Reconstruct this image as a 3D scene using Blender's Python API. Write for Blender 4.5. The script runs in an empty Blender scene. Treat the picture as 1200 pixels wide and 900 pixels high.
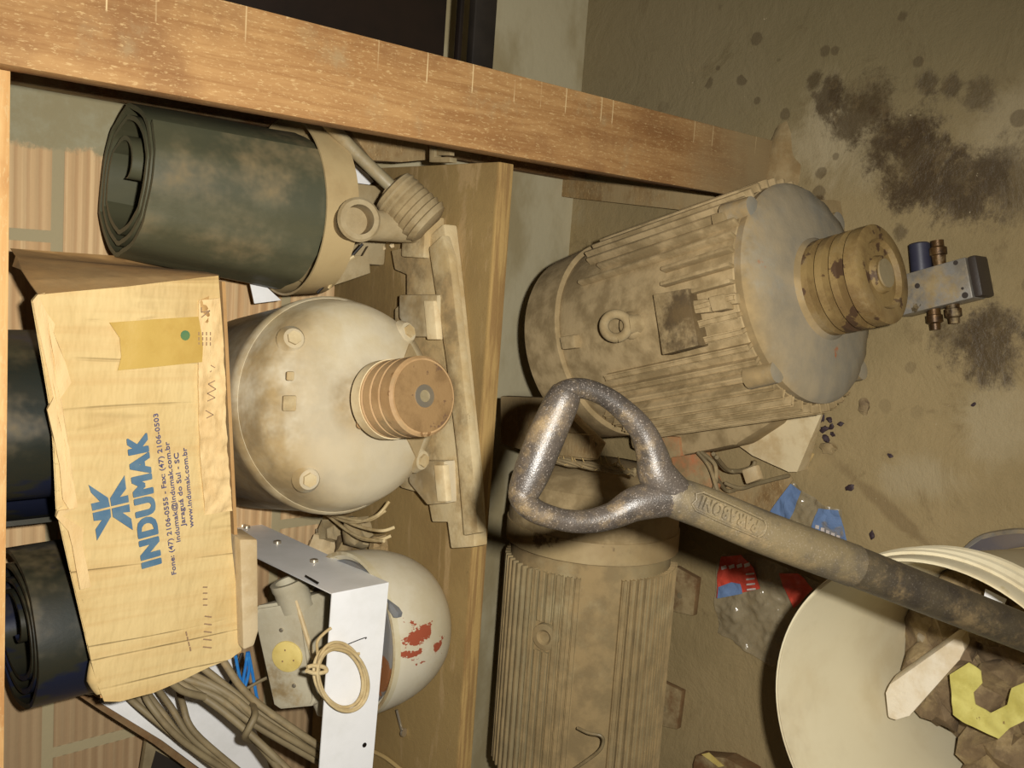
import bpy, bmesh, math, random
from mathutils import Vector, Matrix, noise, Euler
V = Vector
random.seed(7)
S = bpy.context.scene
COL = S.collection
PI = math.pi

# ------------------------------------------------------------ camera, flash, world
FOC = 1150.0; CH = 1.3
P_ = math.radians(42.15); PSI = math.radians(8.8); RHO = math.radians(1.8)
hd = V((-math.sin(PSI), math.cos(PSI), 0)); zz = V((0, 0, 1))
r0 = V((math.cos(PSI), math.sin(PSI), 0))
FW = math.cos(P_)*hd - math.sin(P_)*zz
u0 = r0.cross(FW)
RT = math.cos(RHO)*r0 - math.sin(RHO)*u0
UP = math.cos(RHO)*u0 + math.sin(RHO)*r0
CP = V((0, 0, CH))
cam = bpy.data.cameras.new('camera'); co = bpy.data.objects.new('camera', cam); COL.objects.link(co)
cam.sensor_width = 36; cam.lens = FOC/1200*36; cam.clip_start = .05
X, Y, Z = -UP, RT, -FW          # the photographer held the camera on its side
co.matrix_world = Matrix(((X.x, Y.x, Z.x, CP.x), (X.y, Y.y, Z.y, CP.y), (X.z, Y.z, Z.z, CP.z), (0, 0, 0, 1)))
S.camera = co
fl = bpy.data.lights.new('camera_flash', 'SPOT'); fo = bpy.data.objects.new('camera_flash', fl); COL.objects.link(fo)
fl.energy = 76; fl.color = (1, .96, .885); fl.shadow_soft_size = .012; fl.spot_size = math.radians(112); fl.spot_blend = 1.0
FP0 = CP - UP*.066 + RT*.026
fo.location = FP0
aim = FW*1.0 + UP*.12 - RT*.10
fo.rotation_euler = aim.to_track_quat('-Z', 'Y').to_euler()
w = bpy.data.worlds.new('world'); S.world = w; w.use_nodes = True
w.node_tree.nodes['Background'].inputs[0].default_value = (1, .86, .66, 1)
w.node_tree.nodes['Background'].inputs[1].default_value = .055
S.view_settings.view_transform = 'Standard'; S.view_settings.look = 'None'
S.view_settings.exposure = 0.0; S.view_settings.gamma = 1
S.view_settings.use_curve_mapping = False

def W(px, py, x=None, y=None, z=None, n=None, p0=None):
    """point of the place seen at a photo position, on a plane x=, y=, z= or (normal n through p0)"""
    d = FW*FOC + RT*(450-py) + UP*(600-px)
    if n is not None: t = (p0-CP).dot(n)/d.dot(n)
    elif x is not None: t = (x-CP.x)/d.x
    elif y is not None: t = (y-CP.y)/d.y
    else: t = (z-CP.z)/d.z
    return CP + d*t
def Ws(pts, **k): return [W(a, b, **k) for a, b in pts]

# ------------------------------------------------------------ materials
def C(r, g, b):
    f = lambda c: (c/255/12.92) if c/255 <= .04045 else ((c/255+.055)/1.055)**2.4
    return (f(r), f(g), f(b), 1)
class NT:
    def __init__(s, name):
        s.m = bpy.data.materials.new(name); s.m.use_nodes = True; s.t = s.m.node_tree; s.n = s.t.nodes
        s.b = s.n['Principled BSDF']; s.tc = s.n.new('ShaderNodeTexCoord')
    def link(s, a, b): s.t.links.new(a, b)
    def co(s, scale=(1, 1, 1), rot=(0, 0, 0), loc=(0, 0, 0), src='Object'):
        mp = s.n.new('ShaderNodeMapping'); mp.inputs['Scale'].default_value = scale; mp.inputs['Rotation'].default_value = rot
        mp.inputs['Location'].default_value = loc
        s.link(s.tc.outputs[src], mp.inputs[0]); return mp.outputs[0]
    def noise(s, vec, scale, detail=5, rough=.6, dist=0):
        t = s.n.new('ShaderNodeTexNoise'); t.inputs['Scale'].default_value = scale; t.inputs['Detail'].default_value = detail
        t.inputs['Roughness'].default_value = rough; t.inputs['Distortion'].default_value = dist
        if vec is not None: s.link(vec, t.inputs['Vector'])
        return t.outputs['Fac']
    def ramp(s, v, a, b, lo=0., hi=1.):
        r = s.n.new('ShaderNodeMapRange'); r.interpolation_type = 'SMOOTHSTEP'
        s.set(r.inputs[0], v); r.inputs[1].default_value = a; r.inputs[2].default_value = b
        r.inputs[3].default_value = lo; r.inputs[4].default_value = hi; return r.outputs[0]
    def set(s, sock, v):
        if isinstance(v, bpy.types.NodeSocket): s.link(v, sock)
        else: sock.default_value = v
    def mix(s, f, a, b):
        r = s.n.new('ShaderNodeMix'); r.data_type = 'RGBA'
        s.set(r.inputs[0], f); s.set(r.inputs[6], a); s.set(r.inputs[7], b); return r.outputs[2]
    def math(s, op, a, b=0., c=0.):
        r = s.n.new('ShaderNodeMath'); r.operation = op
        s.set(r.inputs[0], a); s.set(r.inputs[1], b); s.set(r.inputs[2], c); return r.outputs[0]
    def up(s, a=.25, b=.8):
        g = s.n.new('ShaderNodeNewGeometry'); x = s.n.new('ShaderNodeSeparateXYZ'); s.link(g.outputs['Normal'], x.inputs[0])
        return s.ramp(x.outputs['Z'], a, b)
    def xyz(s, vec=None):
        x = s.n.new('ShaderNodeSeparateXYZ'); s.link(vec if vec is not None else s.tc.outputs['Object'], x.inputs[0]); return x.outputs
    def bump(s, h, strength, dist=.002):
        b = s.n.new('ShaderNodeBump'); b.inputs['Strength'].default_value = strength; b.inputs['Distance'].default_value = dist
        s.link(h, b.inputs['Height']); s.link(b.outputs[0], s.b.inputs['Normal']); return b
    def out(s, col, rough=.85, metal=0.):
        s.set(s.b.inputs['Base Color'], col); s.set(s.b.inputs['Roughness'], rough); s.set(s.b.inputs['Metallic'], metal); return s.m

DUST = C(160, 140, 102)
DUST2 = C(140, 120, 84)
def mat(name, base, var=None, scale=14, rough=.8, metal=0, dust=.0, bump=.3, stretch=(1, 1, 1), vlo=.4, vhi=.65, spot=None, spotcut=.66, dcol=None, updust=True, bscale=5):
    """a surface with blotchy variation, a film of settled dust on what faces up, and optional chips of another colour"""
    t = NT(name); v = t.co(stretch)
    n1 = t.noise(v, scale, 6, .65)
    col = t.mix(t.ramp(n1, vlo, vhi), base, var or base)
    if spot:
        n3 = t.noise(t.co(stretch, loc=(3, 1, 7)), scale*1.3, 5, .6)
        col = t.mix(t.ramp(n3, spotcut, spotcut+.03), col, spot)
    if dust > 0:
        n2 = t.noise(t.co((1, 1, 1), loc=(5, 2, 1)), scale*.6, 6, .7)
        lim = t.ramp(n2, .62-dust*.5, .78-dust*.42)
        f = t.math('MULTIPLY', lim, t.math('MULTIPLY_ADD', t.up(-.1, .7), .75, .25)) if updust else lim
        dd = t.mix(t.ramp(t.noise(v, scale*3, 4), .35, .65), dcol or DUST, DUST2)
        col = t.mix(f, col, dd)
        rg = t.math('MULTIPLY_ADD', f, .9-rough, rough) if rough < .85 else rough
        mt = t.math('MULTIPLY', t.math('SUBTRACT', 1., f), metal) if metal else 0.
    else: rg, mt = rough, metal
    if bump:
        t.bump(t.noise(v, scale*bscale, 6, .7), bump, .002)
    return t.out(col, rg, mt)

def wood_mat(name, a, b, axis, dark=None, grain=60, dust=.3, marks=False):
    t = NT(name); st = [1, 1, 1]; st = [grain if i != axis else 4 for i in range(3)]
    v = t.co(st)
    n = t.noise(v, 1.2, 8, .7, .6)
    col = t.mix(t.ramp(n, .35, .65), a, b)
    n5 = t.noise(t.co((1, 1, 1)), 9, 5, .6)
    col = t.mix(t.ramp(n5, .45, .7, 0, .7), col, dark or b)
    pores = t.noise(t.co([420 if i != axis else 110 for i in range(3)]), 1, 3, .8)
    col = t.mix(t.ramp(pores, .54, .66, 0, .6), col, C(206, 176, 124))
    col = t.mix(t.ramp(t.noise(t.co((1, 1, 1), loc=(4, 4, 4)), 11, 6, .7), .62-dust*.3, .85-dust*.3, 0, .8), col, DUST)
    if marks:
        x = t.xyz()
        lowd = t.ramp(t.math('ADD', x['Z'], t.math('MULTIPLY', t.math('SUBTRACT', n5, .5), .35)), .26, .02)
        col = t.mix(t.math('MULTIPLY', lowd, .85), col, DUST)
        wv = t.math('SINE', t.math('MULTIPLY', x['Z'], 2*PI/.021))
        nz = t.noise(t.co((6, 6, 55)), 1, 2, .5)
        m = t.math('MULTIPLY', t.ramp(wv, .96, 1.), t.ramp(nz, .52, .62))
        xm = t.math('MULTIPLY', m, t.ramp(t.math('SUBTRACT', x['X'], t.math('MULTIPLY', x['Z'], -.004)), .062, .066))
        col = t.mix(t.math('MULTIPLY', xm, .75), col, C(225, 200, 150))
    t.bump(n, .45, .002)
    return t.out(col, .8)

m_post = wood_mat('mat_post_wood', C(172, 132, 82), C(146, 104, 58), 2, C(122, 82, 44), dust=.25, marks=True)
m_wood = wood_mat('mat_grey_wood', C(150, 120, 76), C(128, 100, 60), 0, C(116, 90, 54), dust=.9)
m_rail = wood_mat('mat_rail_wood', C(216, 178, 120), C(196, 150, 92), 0, C(170, 118, 66), dust=.0)
m_oldwood = wood_mat('mat_old_wood', C(140, 100, 56), C(112, 78, 44), 2, C(90, 62, 36), dust=.6)

def shelf_material():
    t = NT('mat_shelf_board'); v = t.co((1, 1, 1))
    col = t.mix(t.ramp(t.noise(v, 4, 5, .6), .4, .62), C(142, 118, 72), C(126, 102, 60))
    col = t.mix(t.ramp(t.noise(t.co((2, 9, 1)), 2.2, 6, .7, .8), .52, .62, 0, .75), col, C(160, 134, 92))
    col = t.mix(t.ramp(t.noise(v, 60, 5, .7), .66, .72, 0, .8), col, C(78, 58, 36))
    x = t.xyz()
    edge = t.math('MULTIPLY', t.ramp(x['Y'], .006, .0), 1.)
    g = t.noise(t.co((5, 1, 90)), 1.5, 5, .6)
    col = t.mix(edge, col, t.mix(t.ramp(g, .4, .6), C(166, 136, 82), C(136, 106, 62)))
    t.bump(t.noise(v, 90, 6, .7), .5, .002)
    return t.out(col, .85)
m_shelf = shelf_material()

def floor_material():
    t = NT('mat_concrete_floor'); v = t.co((1, 1, 1)); x = t.xyz()
    big = t.noise(v, 2.6, 6, .6)
    fine = t.noise(v, 45, 6, .75)
    mid = t.noise(v, 11, 7, .68, .6)
    col = t.mix(t.ramp(big, .38, .62), C(158, 138, 98), C(143, 125, 87))
    def blotch(cx, cy, rx, ry, ang=0, edge=.35, amp=1.4, src=mid):
        c, s_ = math.cos(ang), math.sin(ang)
        dx = t.math('SUBTRACT', x['X'], cx); dy = t.math('SUBTRACT', x['Y'], cy)
        a = t.math('DIVIDE', t.math('ADD', t.math('MULTIPLY', dx, c), t.math('MULTIPLY', dy, s_)), rx)
        b = t.math('DIVIDE', t.math('SUBTRACT', t.math('MULTIPLY', dy, c), t.math('MULTIPLY', dx, s_)), ry)
        d = t.math('SQRT', t.math('ADD', t.math('MULTIPLY', a, a), t.math('MULTIPLY', b, b)))
        d = t.math('ADD', d, t.math('MULTIPLY', t.math('SUBTRACT', src, .5), amp*2))
        return t.ramp(d, 1+edge, 1-edge)
    # bare greenish-grey cement on the right, away from the dust
    col = t.mix(blotch(.62, .78, .42, .62, 0, .4, .5, big), col, C(126, 113, 80))
    col = t.mix(blotch(.36, 1.22, .2, .3, 0, .4, .8), col, C(134, 120, 88))
    col = t.mix(t.ramp(mid, .56, .68, 0, .35), col, C(98, 80, 50))
    col = t.mix(t.ramp(t.noise(t.co((1, 1, 1), loc=(9, 9, 9)), 7, 6, .7), .6, .72, 0, .5), col, C(160, 138, 98))
    # pale worn patches
    for px, py, rx, ry in ((1165, 490, .05, .045), (1190, 150, .05, .06), (985, 165, .05, .06), (640, 235, .05, .08), (1080, 560, .03, .05), (960, 160, .07, .04)):
        q = W(px, py, z=0); col = t.mix(t.math('MULTIPLY', blotch(q.x, q.y, rx, ry, 0, .5, 1.5), .5), col, C(172, 158, 126))
    # oil stains
    stn = t.math('ADD', t.math('MULTIPLY', mid, .45), t.math('MULTIPLY', t.noise(t.co((1, 1, 1), loc=(1, 8, 2)), 26, 8, .8), .55))
    wet = None
    for px, py, rx, ry, an, k in ((955, 95, .012, .012, 0, .7), (1085, 95, .015, .015, 0, .7), (1115, 100, .014, .012, 0, .7), (1050, 160, .03, .05, .5, .8), (900, 295, .01, .01, 0, .5), (960, 235, .008, .008, 0, .8), (1056, 272, .009, .009, 0, .6), (1010, 125, .04, .05, .5, .8), (1075, 185, .06, .045, .8, .85), (1120, 215, .045, .06, 0, .8), (1155, 410, .04, .05, 0, .85), (970, 118, .03, .02, 0, .8), (1150, 110, .02, .02, 0, .6), (900, 190, .02, .03, 0, .4), (1185, 210, .05, .05, 0, .6), (1120, 395, .03, .03, 0, .6)):
        q = W(px, py, z=0); f = t.math('MULTIPLY', blotch(q.x, q.y, rx, ry, an, .45, 3.0, stn), k)
        col = t.mix(f, col, C(70, 56, 36)); wet = f if wet is None else t.math('MAXIMUM', wet, f)
    col = t.mix(t.math('MULTIPLY', t.ramp(t.noise(t.co((1, 1, 1), loc=(6, 1, 1)), 38, 6, .75), .52, .62), t.math('MULTIPLY', wet, .5)), col, C(118, 100, 68))
    q = W(1045, 600, z=0)
    col = t.mix(t.math('MULTIPLY', blotch(q.x, q.y, .10, .008, math.radians(60), .6, 2.2), .4), col, C(96, 74, 42))
    # drips
    vo = t.n.new('ShaderNodeTexVoronoi'); vo.inputs['Scale'].default_value = 34; t.link(v, vo.inputs['Vector'])
    sep = t.n.new('ShaderNodeSeparateColor'); t.link(vo.outputs['Color'], sep.inputs[0])
    rad = t.math('MULTIPLY', t.math('MAXIMUM', t.math('SUBTRACT', sep.outputs[0], .5), 0.), .78)
    d = t.math('ADD', vo.outputs['Distance'], t.math('MULTIPLY', t.math('SUBTRACT', fine, .5), .34))
    drip = t.math('MULTIPLY', t.ramp(t.math('SUBTRACT', rad, d), -.05, .05), .5)
    drip = t.math('MULTIPLY', drip, blotch(.3, .7, .4, .35, 0, .3, .6, big))
    col = t.mix(drip, col, C(70, 54, 32))
    col = t.mix(t.ramp(fine, .68, .74, 0, .7), col, C(74, 60, 38))
    col = t.mix(t.ramp(t.noise(t.co((1, 1, 1), loc=(2, 7, 3)), 70, 4, .7), .70, .73, 0, .8), col, C(196, 180, 146))
    rg = t.math('SUBTRACT', .8, t.math('MULTIPLY', wet, .42))
    hgt = t.math('ADD', t.math('MULTIPLY', mid, 1.4), t.math('MULTIPLY', fine, .6))
    t.bump(hgt, .8, .004)
    return t.out(col, rg)
m_floor = floor_material()

def wall_material():
    t = NT('mat_hollow_brick_wall'); x = t.xyz()
    cb = t.n.new('ShaderNodeCombineXYZ'); t.link(x['X'], cb.inputs[0]); t.link(x['Z'], cb.inputs[1])
    br = t.n.new('ShaderNodeTexBrick'); mp = t.n.new('ShaderNodeMapping'); mp.inputs['Location'].default_value = (.133, .062, 0)
    t.link(cb.outputs[0], mp.inputs[0]); t.link(mp.outputs[0], br.inputs['Vector'])
    br.inputs['Scale'].default_value = 1; br.inputs['Brick Width'].default_value = .27; br.inputs['Row Height'].default_value = .16
    br.inputs['Mortar Size'].default_value = .008; br.inputs['Mortar Smooth'].default_value = .2
    br.inputs['Color1'].default_value = C(205, 174, 130); br.inputs['Color2'].default_value = C(196, 158, 112); br.inputs['Mortar'].default_value = C(165, 152, 118)
    n = t.noise(t.co((3, 3, 3)), 4, 6, .7)
    g = t.noise(t.co((1.2, 1, 120)), 1, 3, .6)
    gr = t.math('SINE', t.math('ADD', t.math('MULTIPLY', x['Z'], 2*PI/.014), t.math('MULTIPLY', n, 2.)))
    col = t.mix(t.ramp(g, .42, .62), br.outputs['Color'], C(216, 184, 138))
    col = t.mix(t.math('MULTIPLY', t.ramp(gr, -.2, -1.), .38), col, C(168, 128, 88))
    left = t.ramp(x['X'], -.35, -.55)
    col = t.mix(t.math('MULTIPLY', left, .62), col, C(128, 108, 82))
    inmort = br.outputs['Fac']
    col = t.mix(inmort, col, C(165, 152, 118))
    # smeared mortar, and cement render below
    sm = t.ramp(t.math('ADD', t.math('MULTIPLY', t.math('SUBTRACT', n, .5), .08), x['X']), .105, .115)
    col = t.mix(sm, col, t.mix(t.ramp(n, .4, .6), C(158, 152, 124), C(150, 140, 108)))
    low = t.ramp(t.math('ADD', x['Z'], t.math('MULTIPLY', n, .06)), .51, .49)
    col = t.mix(low, col, t.mix(t.ramp(t.noise(None, 12), .4, .6), C(186, 176, 144), C(160, 146, 110)))
    h = t.math('MULTIPLY', t.math('MULTIPLY', gr, .5), t.math('SUBTRACT', 1., t.math('MAXIMUM', t.math('MAXIMUM', sm, low), inmort)))
    h = t.math('ADD', h, t.math('MULTIPLY', t.noise(t.co(), 60, 5), .6))
    t.bump(h, .4, .003)
    return t.out(col, .9)
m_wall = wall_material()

def card_mat():
    t = NT('mat_cardboard'); x = t.xyz()
    n = t.noise(t.co(), 7, 5, .6)
    col = t.mix(t.ramp(n, .4, .65), C(212, 186, 130), C(201, 172, 114))
    fl_ = t.noise(t.co((90, 1, 4)), 1, 3, .5)
    col = t.mix(t.ramp(fl_, .45, .7, 0, .25), col, C(186, 144, 84))
    cre = t.noise(t.co((17, 1, 1.2), rot=(0, .12, 0)), 1, 2, .4, .1)
    crm = t.ramp(t.math('ABSOLUTE', t.math('SUBTRACT', cre, .5)), .018, .0)
    crm = t.math('MULTIPLY', crm, t.ramp(t.noise(t.co((9, 1, 9)), 1, 3), .4, .6))
    col = t.mix(t.math('MULTIPLY', crm, .22), col, C(158, 122, 72))
    h = t.math('ADD', t.math('MULTIPLY', crm, -1.), t.math('MULTIPLY', t.noise(t.co((8, 1, 20)), 1, 4), 3.))
    t.bump(h, .6, .004)
    return t.out(col, .75)
m_card = card_mat()
m_cardlt = mat('mat_cardboard_flap', C(224, 194, 140), C(212, 178, 122), 12, .75, bump=.6, stretch=(1, 1, 3))
m_cardshade = mat('mat_cardboard_shaded', C(186, 146, 92), C(168, 128, 78), 10, .85, bump=.4, dust=.3)  # darker copy of the cardboard, shade of the turned-away panels put into the colour
m_cardtorn = mat('mat_cardboard_torn', C(196, 158, 100), C(150, 112, 64), 40, .9, bump=.5)
m_tape = mat('mat_brown_tape', C(196, 164, 88), C(186, 152, 78), 14, .32, bump=.25)
m_ink = mat('mat_blue_ink', C(72, 106, 132), C(90, 118, 136), 40, .7, bump=0)
m_ink2 = mat('mat_violet_ink', C(78, 76, 112), C(96, 92, 118), 60, .7, bump=0)
m_pencil = mat('mat_faded_print', C(150, 122, 92), None, 20, .8, bump=0)
m_green = mat('mat_green_stamp', C(76, 116, 76), C(90, 120, 70), 60, .6, bump=0)

m_rubber = mat('mat_green_rubber', C(86, 84, 62), C(74, 75, 57), 5, .45, dust=.32, bump=.25, stretch=(1, 1, .4), dcol=C(98, 96, 72), updust=False, spot=C(40, 50, 58), spotcut=.655)
m_rubber2 = mat('mat_dark_rubber', C(48, 46, 34), C(34, 40, 36), 4, .38, dust=.3, bump=.2, stretch=(1, 1, .5), dcol=C(92, 84, 56), updust=False, spot=C(30, 34, 52), spotcut=.58)
m_cream = mat('mat_cream_motor_paint', C(208, 198, 172), C(200, 184, 146), 6, .55, dust=.55, bump=.3, dcol=C(170, 146, 102))
m_foot = mat('mat_cream_cast_foot', C(200, 182, 142), C(182, 158, 112), 16, .8, dust=.45, bump=.4, spot=C(110, 88, 58), spotcut=.68, dcol=C(172, 146, 102))
m_pulley = mat('mat_rusty_pulley', C(182, 148, 104), C(164, 130, 88), 24, .6, dust=.2, bump=.3, spot=C(134, 100, 62), spotcut=.62)
m_pulleyface = mat('mat_pulley_face', C(146, 116, 76), C(126, 98, 62), 30, .6, dust=.1, bump=.3, spot=C(110, 84, 60), spotcut=.62)
m_pulcream = mat('mat_pulley_cream', C(222, 204, 164), C(200, 176, 132), 20, .6, bump=.3)
m_dustmotor = mat('mat_dusty_motor', C(168, 147, 108), C(152, 131, 92), 10, .8, dust=.95, bump=.5, dcol=C(176, 154, 114))
m_greypaint = mat('mat_grey_paint_dusty', C(162, 154, 134), C(138, 138, 130), 9, .6, dust=.65, bump=.35, spot=C(176, 106, 70), spotcut=.67, dcol=C(164, 140, 98))
m_ylpulley = mat('mat_yellowed_pulley', C(146, 122, 76), C(120, 96, 58), 18, .6, dust=.2, bump=.5, spot=C(84, 62, 42), spotcut=.58)
m_plate = mat('mat_name_plate', C(104, 86, 58), C(86, 72, 52), 30, .5, dust=.35, bump=.3)
m_greymotor = mat('mat_grey_ribbed_motor', C(176, 162, 124), C(160, 142, 102), 10, .75, dust=.7, bump=.4, spot=C(138, 100, 56), spotcut=.7, dcol=C(164, 140, 98))
m_rustfoot = mat('mat_rusty_foot', C(118, 84, 50), C(102, 76, 46), 20, .8, dust=.5, bump=.4, spot=C(142, 84, 36), spotcut=.64)
m_ring = mat('mat_tan_metal', C(186, 164, 120), C(170, 146, 104), 8, .45, dust=.35, bump=.2, spot=C(110, 90, 60), spotcut=.66)
m_wax = mat('mat_dusty_grey', C(168, 152, 118), C(150, 132, 96), 20, .75, dust=.6, bump=.4)
m_rod = mat('mat_rod_metal', C(150, 138, 108), C(128, 114, 84), 18, .45, dust=.5, bump=.2)
m_white = mat('mat_white_enamel', C(238, 238, 238), C(228, 228, 226), 10, .4, bump=.06, spot=C(120, 110, 96), spotcut=.76)
m_bracketside = m_white
m_jbox = mat('mat_grey_junction_box', C(184, 176, 152), C(172, 162, 136), 14, .6, dust=.15, bump=.3)
m_yellow = mat('mat_yellow_cap', C(222, 200, 122), C(206, 182, 104), 30, .5, bump=.1)
m_screw = mat('mat_screw_metal', C(200, 190, 170), None, 20, .3, metal=.8, bump=.1)
m_bluegrey = mat('mat_bluegrey_plate', C(116, 118, 120), C(128, 118, 104), 12, .5, bump=.2, spot=C(128, 82, 48), spotcut=.60)
m_dome = mat('mat_cream_dome', C(206, 198, 170), C(192, 178, 142), 7, .5, dust=.5, bump=.1, spot=C(150, 74, 50), spotcut=.655, dcol=C(174, 154, 114))
def dome_paint():
    t = NT('mat_chipped_dome'); x = t.xyz()
    n = t.noise(t.co(), 7, 6, .65); c = t.noise(t.co((1, 1, .6)), 75, 5, .7)
    col = t.mix(t.ramp(n, .4, .65), C(206, 198, 176), C(192, 180, 150))
    f = None
    for px_, py_, rad in ((482, 748, .016), (494, 736, .010), (511, 757, .008)):
        q = W(px_, py_, y=.924)-V((-.473, 1.015, .5))
        dx = t.math('SUBTRACT', x['X'], q.x); dz = t.math('SUBTRACT', x['Z'], q.z)
        d = t.math('SQRT', t.math('ADD', t.math('MULTIPLY', dx, dx), t.math('MULTIPLY', dz, dz)))
        g = t.ramp(t.math('ADD', t.math('DIVIDE', d, rad), t.math('MULTIPLY', t.math('SUBTRACT', c, .5), 7.)), 1.05, .95)
        f = g if f is None else t.math('MAXIMUM', f, g)
    col = t.mix(f, col, C(156, 78, 54))
    col = t.mix(t.math('MULTIPLY', t.ramp(n, .5, .7), t.math('MULTIPLY', t.up(.3, 1), .7)), col, C(174, 154, 114))
    t.bump(t.noise(t.co(), 30, 4), .08, .002)
    return t.out(col, .5)
m_domeshell = dome_paint()
m_cable = mat('mat_grey_cable', C(134, 120, 90), C(118, 104, 76), 20, .6, dust=.25, bump=.1)
m_coil = mat('mat_cream_cord', C(206, 186, 142), C(184, 160, 112), 20, .6, dust=.2, bump=.1)
m_bluewire = mat('mat_blue_wire', C(40, 120, 196), C(70, 150, 210), 30, .4, bump=0)
m_batten = mat('mat_plastered_batten', C(206, 186, 148), C(188, 164, 122), 18, .85, bump=.4)
m_black = mat('mat_black_sheet', C(24, 18, 14), C(34, 24, 18), 6, .45, bump=.1)
m_black2 = mat('mat_black_frame', C(44, 38, 32), C(30, 26, 22), 6, .5, bump=.1)
m_bucket = mat('mat_white_bucket', C(206, 196, 166), C(194, 180, 146), 5, .45, dust=.28, bump=.1, spot=C(176, 156, 104), spotcut=.7, dcol=C(196, 180, 144))
m_poly = mat('mat_plaster_chunk', C(222, 212, 192), C(206, 190, 160), 22, .9, bump=.5, spot=C(140, 116, 84), spotcut=.7)
m_rubble = mat('mat_rubble', C(126, 106, 78), C(104, 86, 62), 30, .9, bump=.7, dust=.4)
m_yelpaper = mat('mat_yellow_paper', C(204, 196, 112), C(184, 174, 90), 26, .7, bump=.3, spot=C(128, 104, 60), spotcut=.66)
m_redclay = mat('mat_red_clay', C(186, 116, 76), C(170, 128, 84), 14, .85, dust=.45, bump=.3)
m_valve = mat('mat_alu_valve', C(150, 146, 138), C(134, 126, 112), 22, .42, metal=.35, dust=.25, bump=.15, spot=C(86, 74, 54), spotcut=.66)
m_valveend = mat('mat_valve_end', C(58, 50, 44), None, 22, .5, bump=.2)
m_brass = mat('mat_brass', C(104, 76, 42), C(62, 46, 30), 40, .4, metal=.5, bump=.2, dust=.2)
m_navy = mat('mat_navy_plastic', C(52, 52, 68), C(60, 60, 74), 20, .45, bump=.1)
m_purple = mat('mat_purple_flake', C(54, 40, 44), C(66, 50, 52), 30, .7, bump=.2)
m_tin = mat('mat_bluegrey_tin', C(92, 88, 92), C(108, 98, 90), 9, .4, bump=.1, dust=.2)
m_cement = mat('mat_cement_lump', C(148, 124, 84), C(128, 104, 66), 16, .9, bump=.6, dust=.5)
m_stalk = mat('mat_dry_straw', C(176, 150, 98), None, 16, .9, bump=.1)

def shovel_mat(name, a, b, sparkle, rough):
    t = NT(name); n = t.noise(t.co(), 16, 6, .7)
    fn = t.noise(t.co(), 800, 3, .6)
    col = t.mix(t.ramp(n, .4, .6), a, b)
    col = t.mix(t.ramp(fn, .58, .70, 0, sparkle), col, C(180, 168, 156))  # fine pale specks: glints of the textured surface put into the colour
    d = t.math('MULTIPLY', t.ramp(t.noise(t.co((1, 1, 1), loc=(3, 3, 3)), 24, 7, .8), .48, .70), t.math('MULTIPLY_ADD', t.up(-.2, .9), .35, .15))
    col = t.mix(d, col, C(146, 122, 82))
    t.bump(fn, .5, .0006)
    return t.out(col, t.math('MULTIPLY_ADD', d, .4, rough), .0)
m_grip = shovel_mat('mat_black_grip', C(50, 45, 40), C(68, 61, 54), .38, .35)
m_socket = shovel_mat('mat_worn_socket', C(98, 86, 62), C(76, 68, 54), .2, .5)
m_shaft = shovel_mat('mat_dark_shaft', C(50, 44, 36), C(66, 58, 44), .12, .42)
m_steel = mat('mat_steel_blade', C(90, 84, 76), C(70, 60, 50), 14, .5, metal=.6, bump=.2)

def plastic_mat(name, col, alpha):
    t = NT(name)
    n = t.noise(t.co(), 30, 5, .7)
    t.set(t.b.inputs['Alpha'], t.ramp(n, .3, .7, alpha-.12, alpha+.12))
    t.bump(t.noise(t.co(), 26, 4, .6, 1.), .8, .006)
    return t.out(col, .16)
m_clear = plastic_mat('mat_clear_film', C(178, 164, 134), .3)
m_redfilm = plastic_mat('mat_red_print', C(216, 84, 66), .8)
m_bluefilm = plastic_mat('mat_blue_print', C(118, 144, 186), .75)
m_whitefilm = plastic_mat('mat_white_print', C(216, 206, 200), .8)

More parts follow.
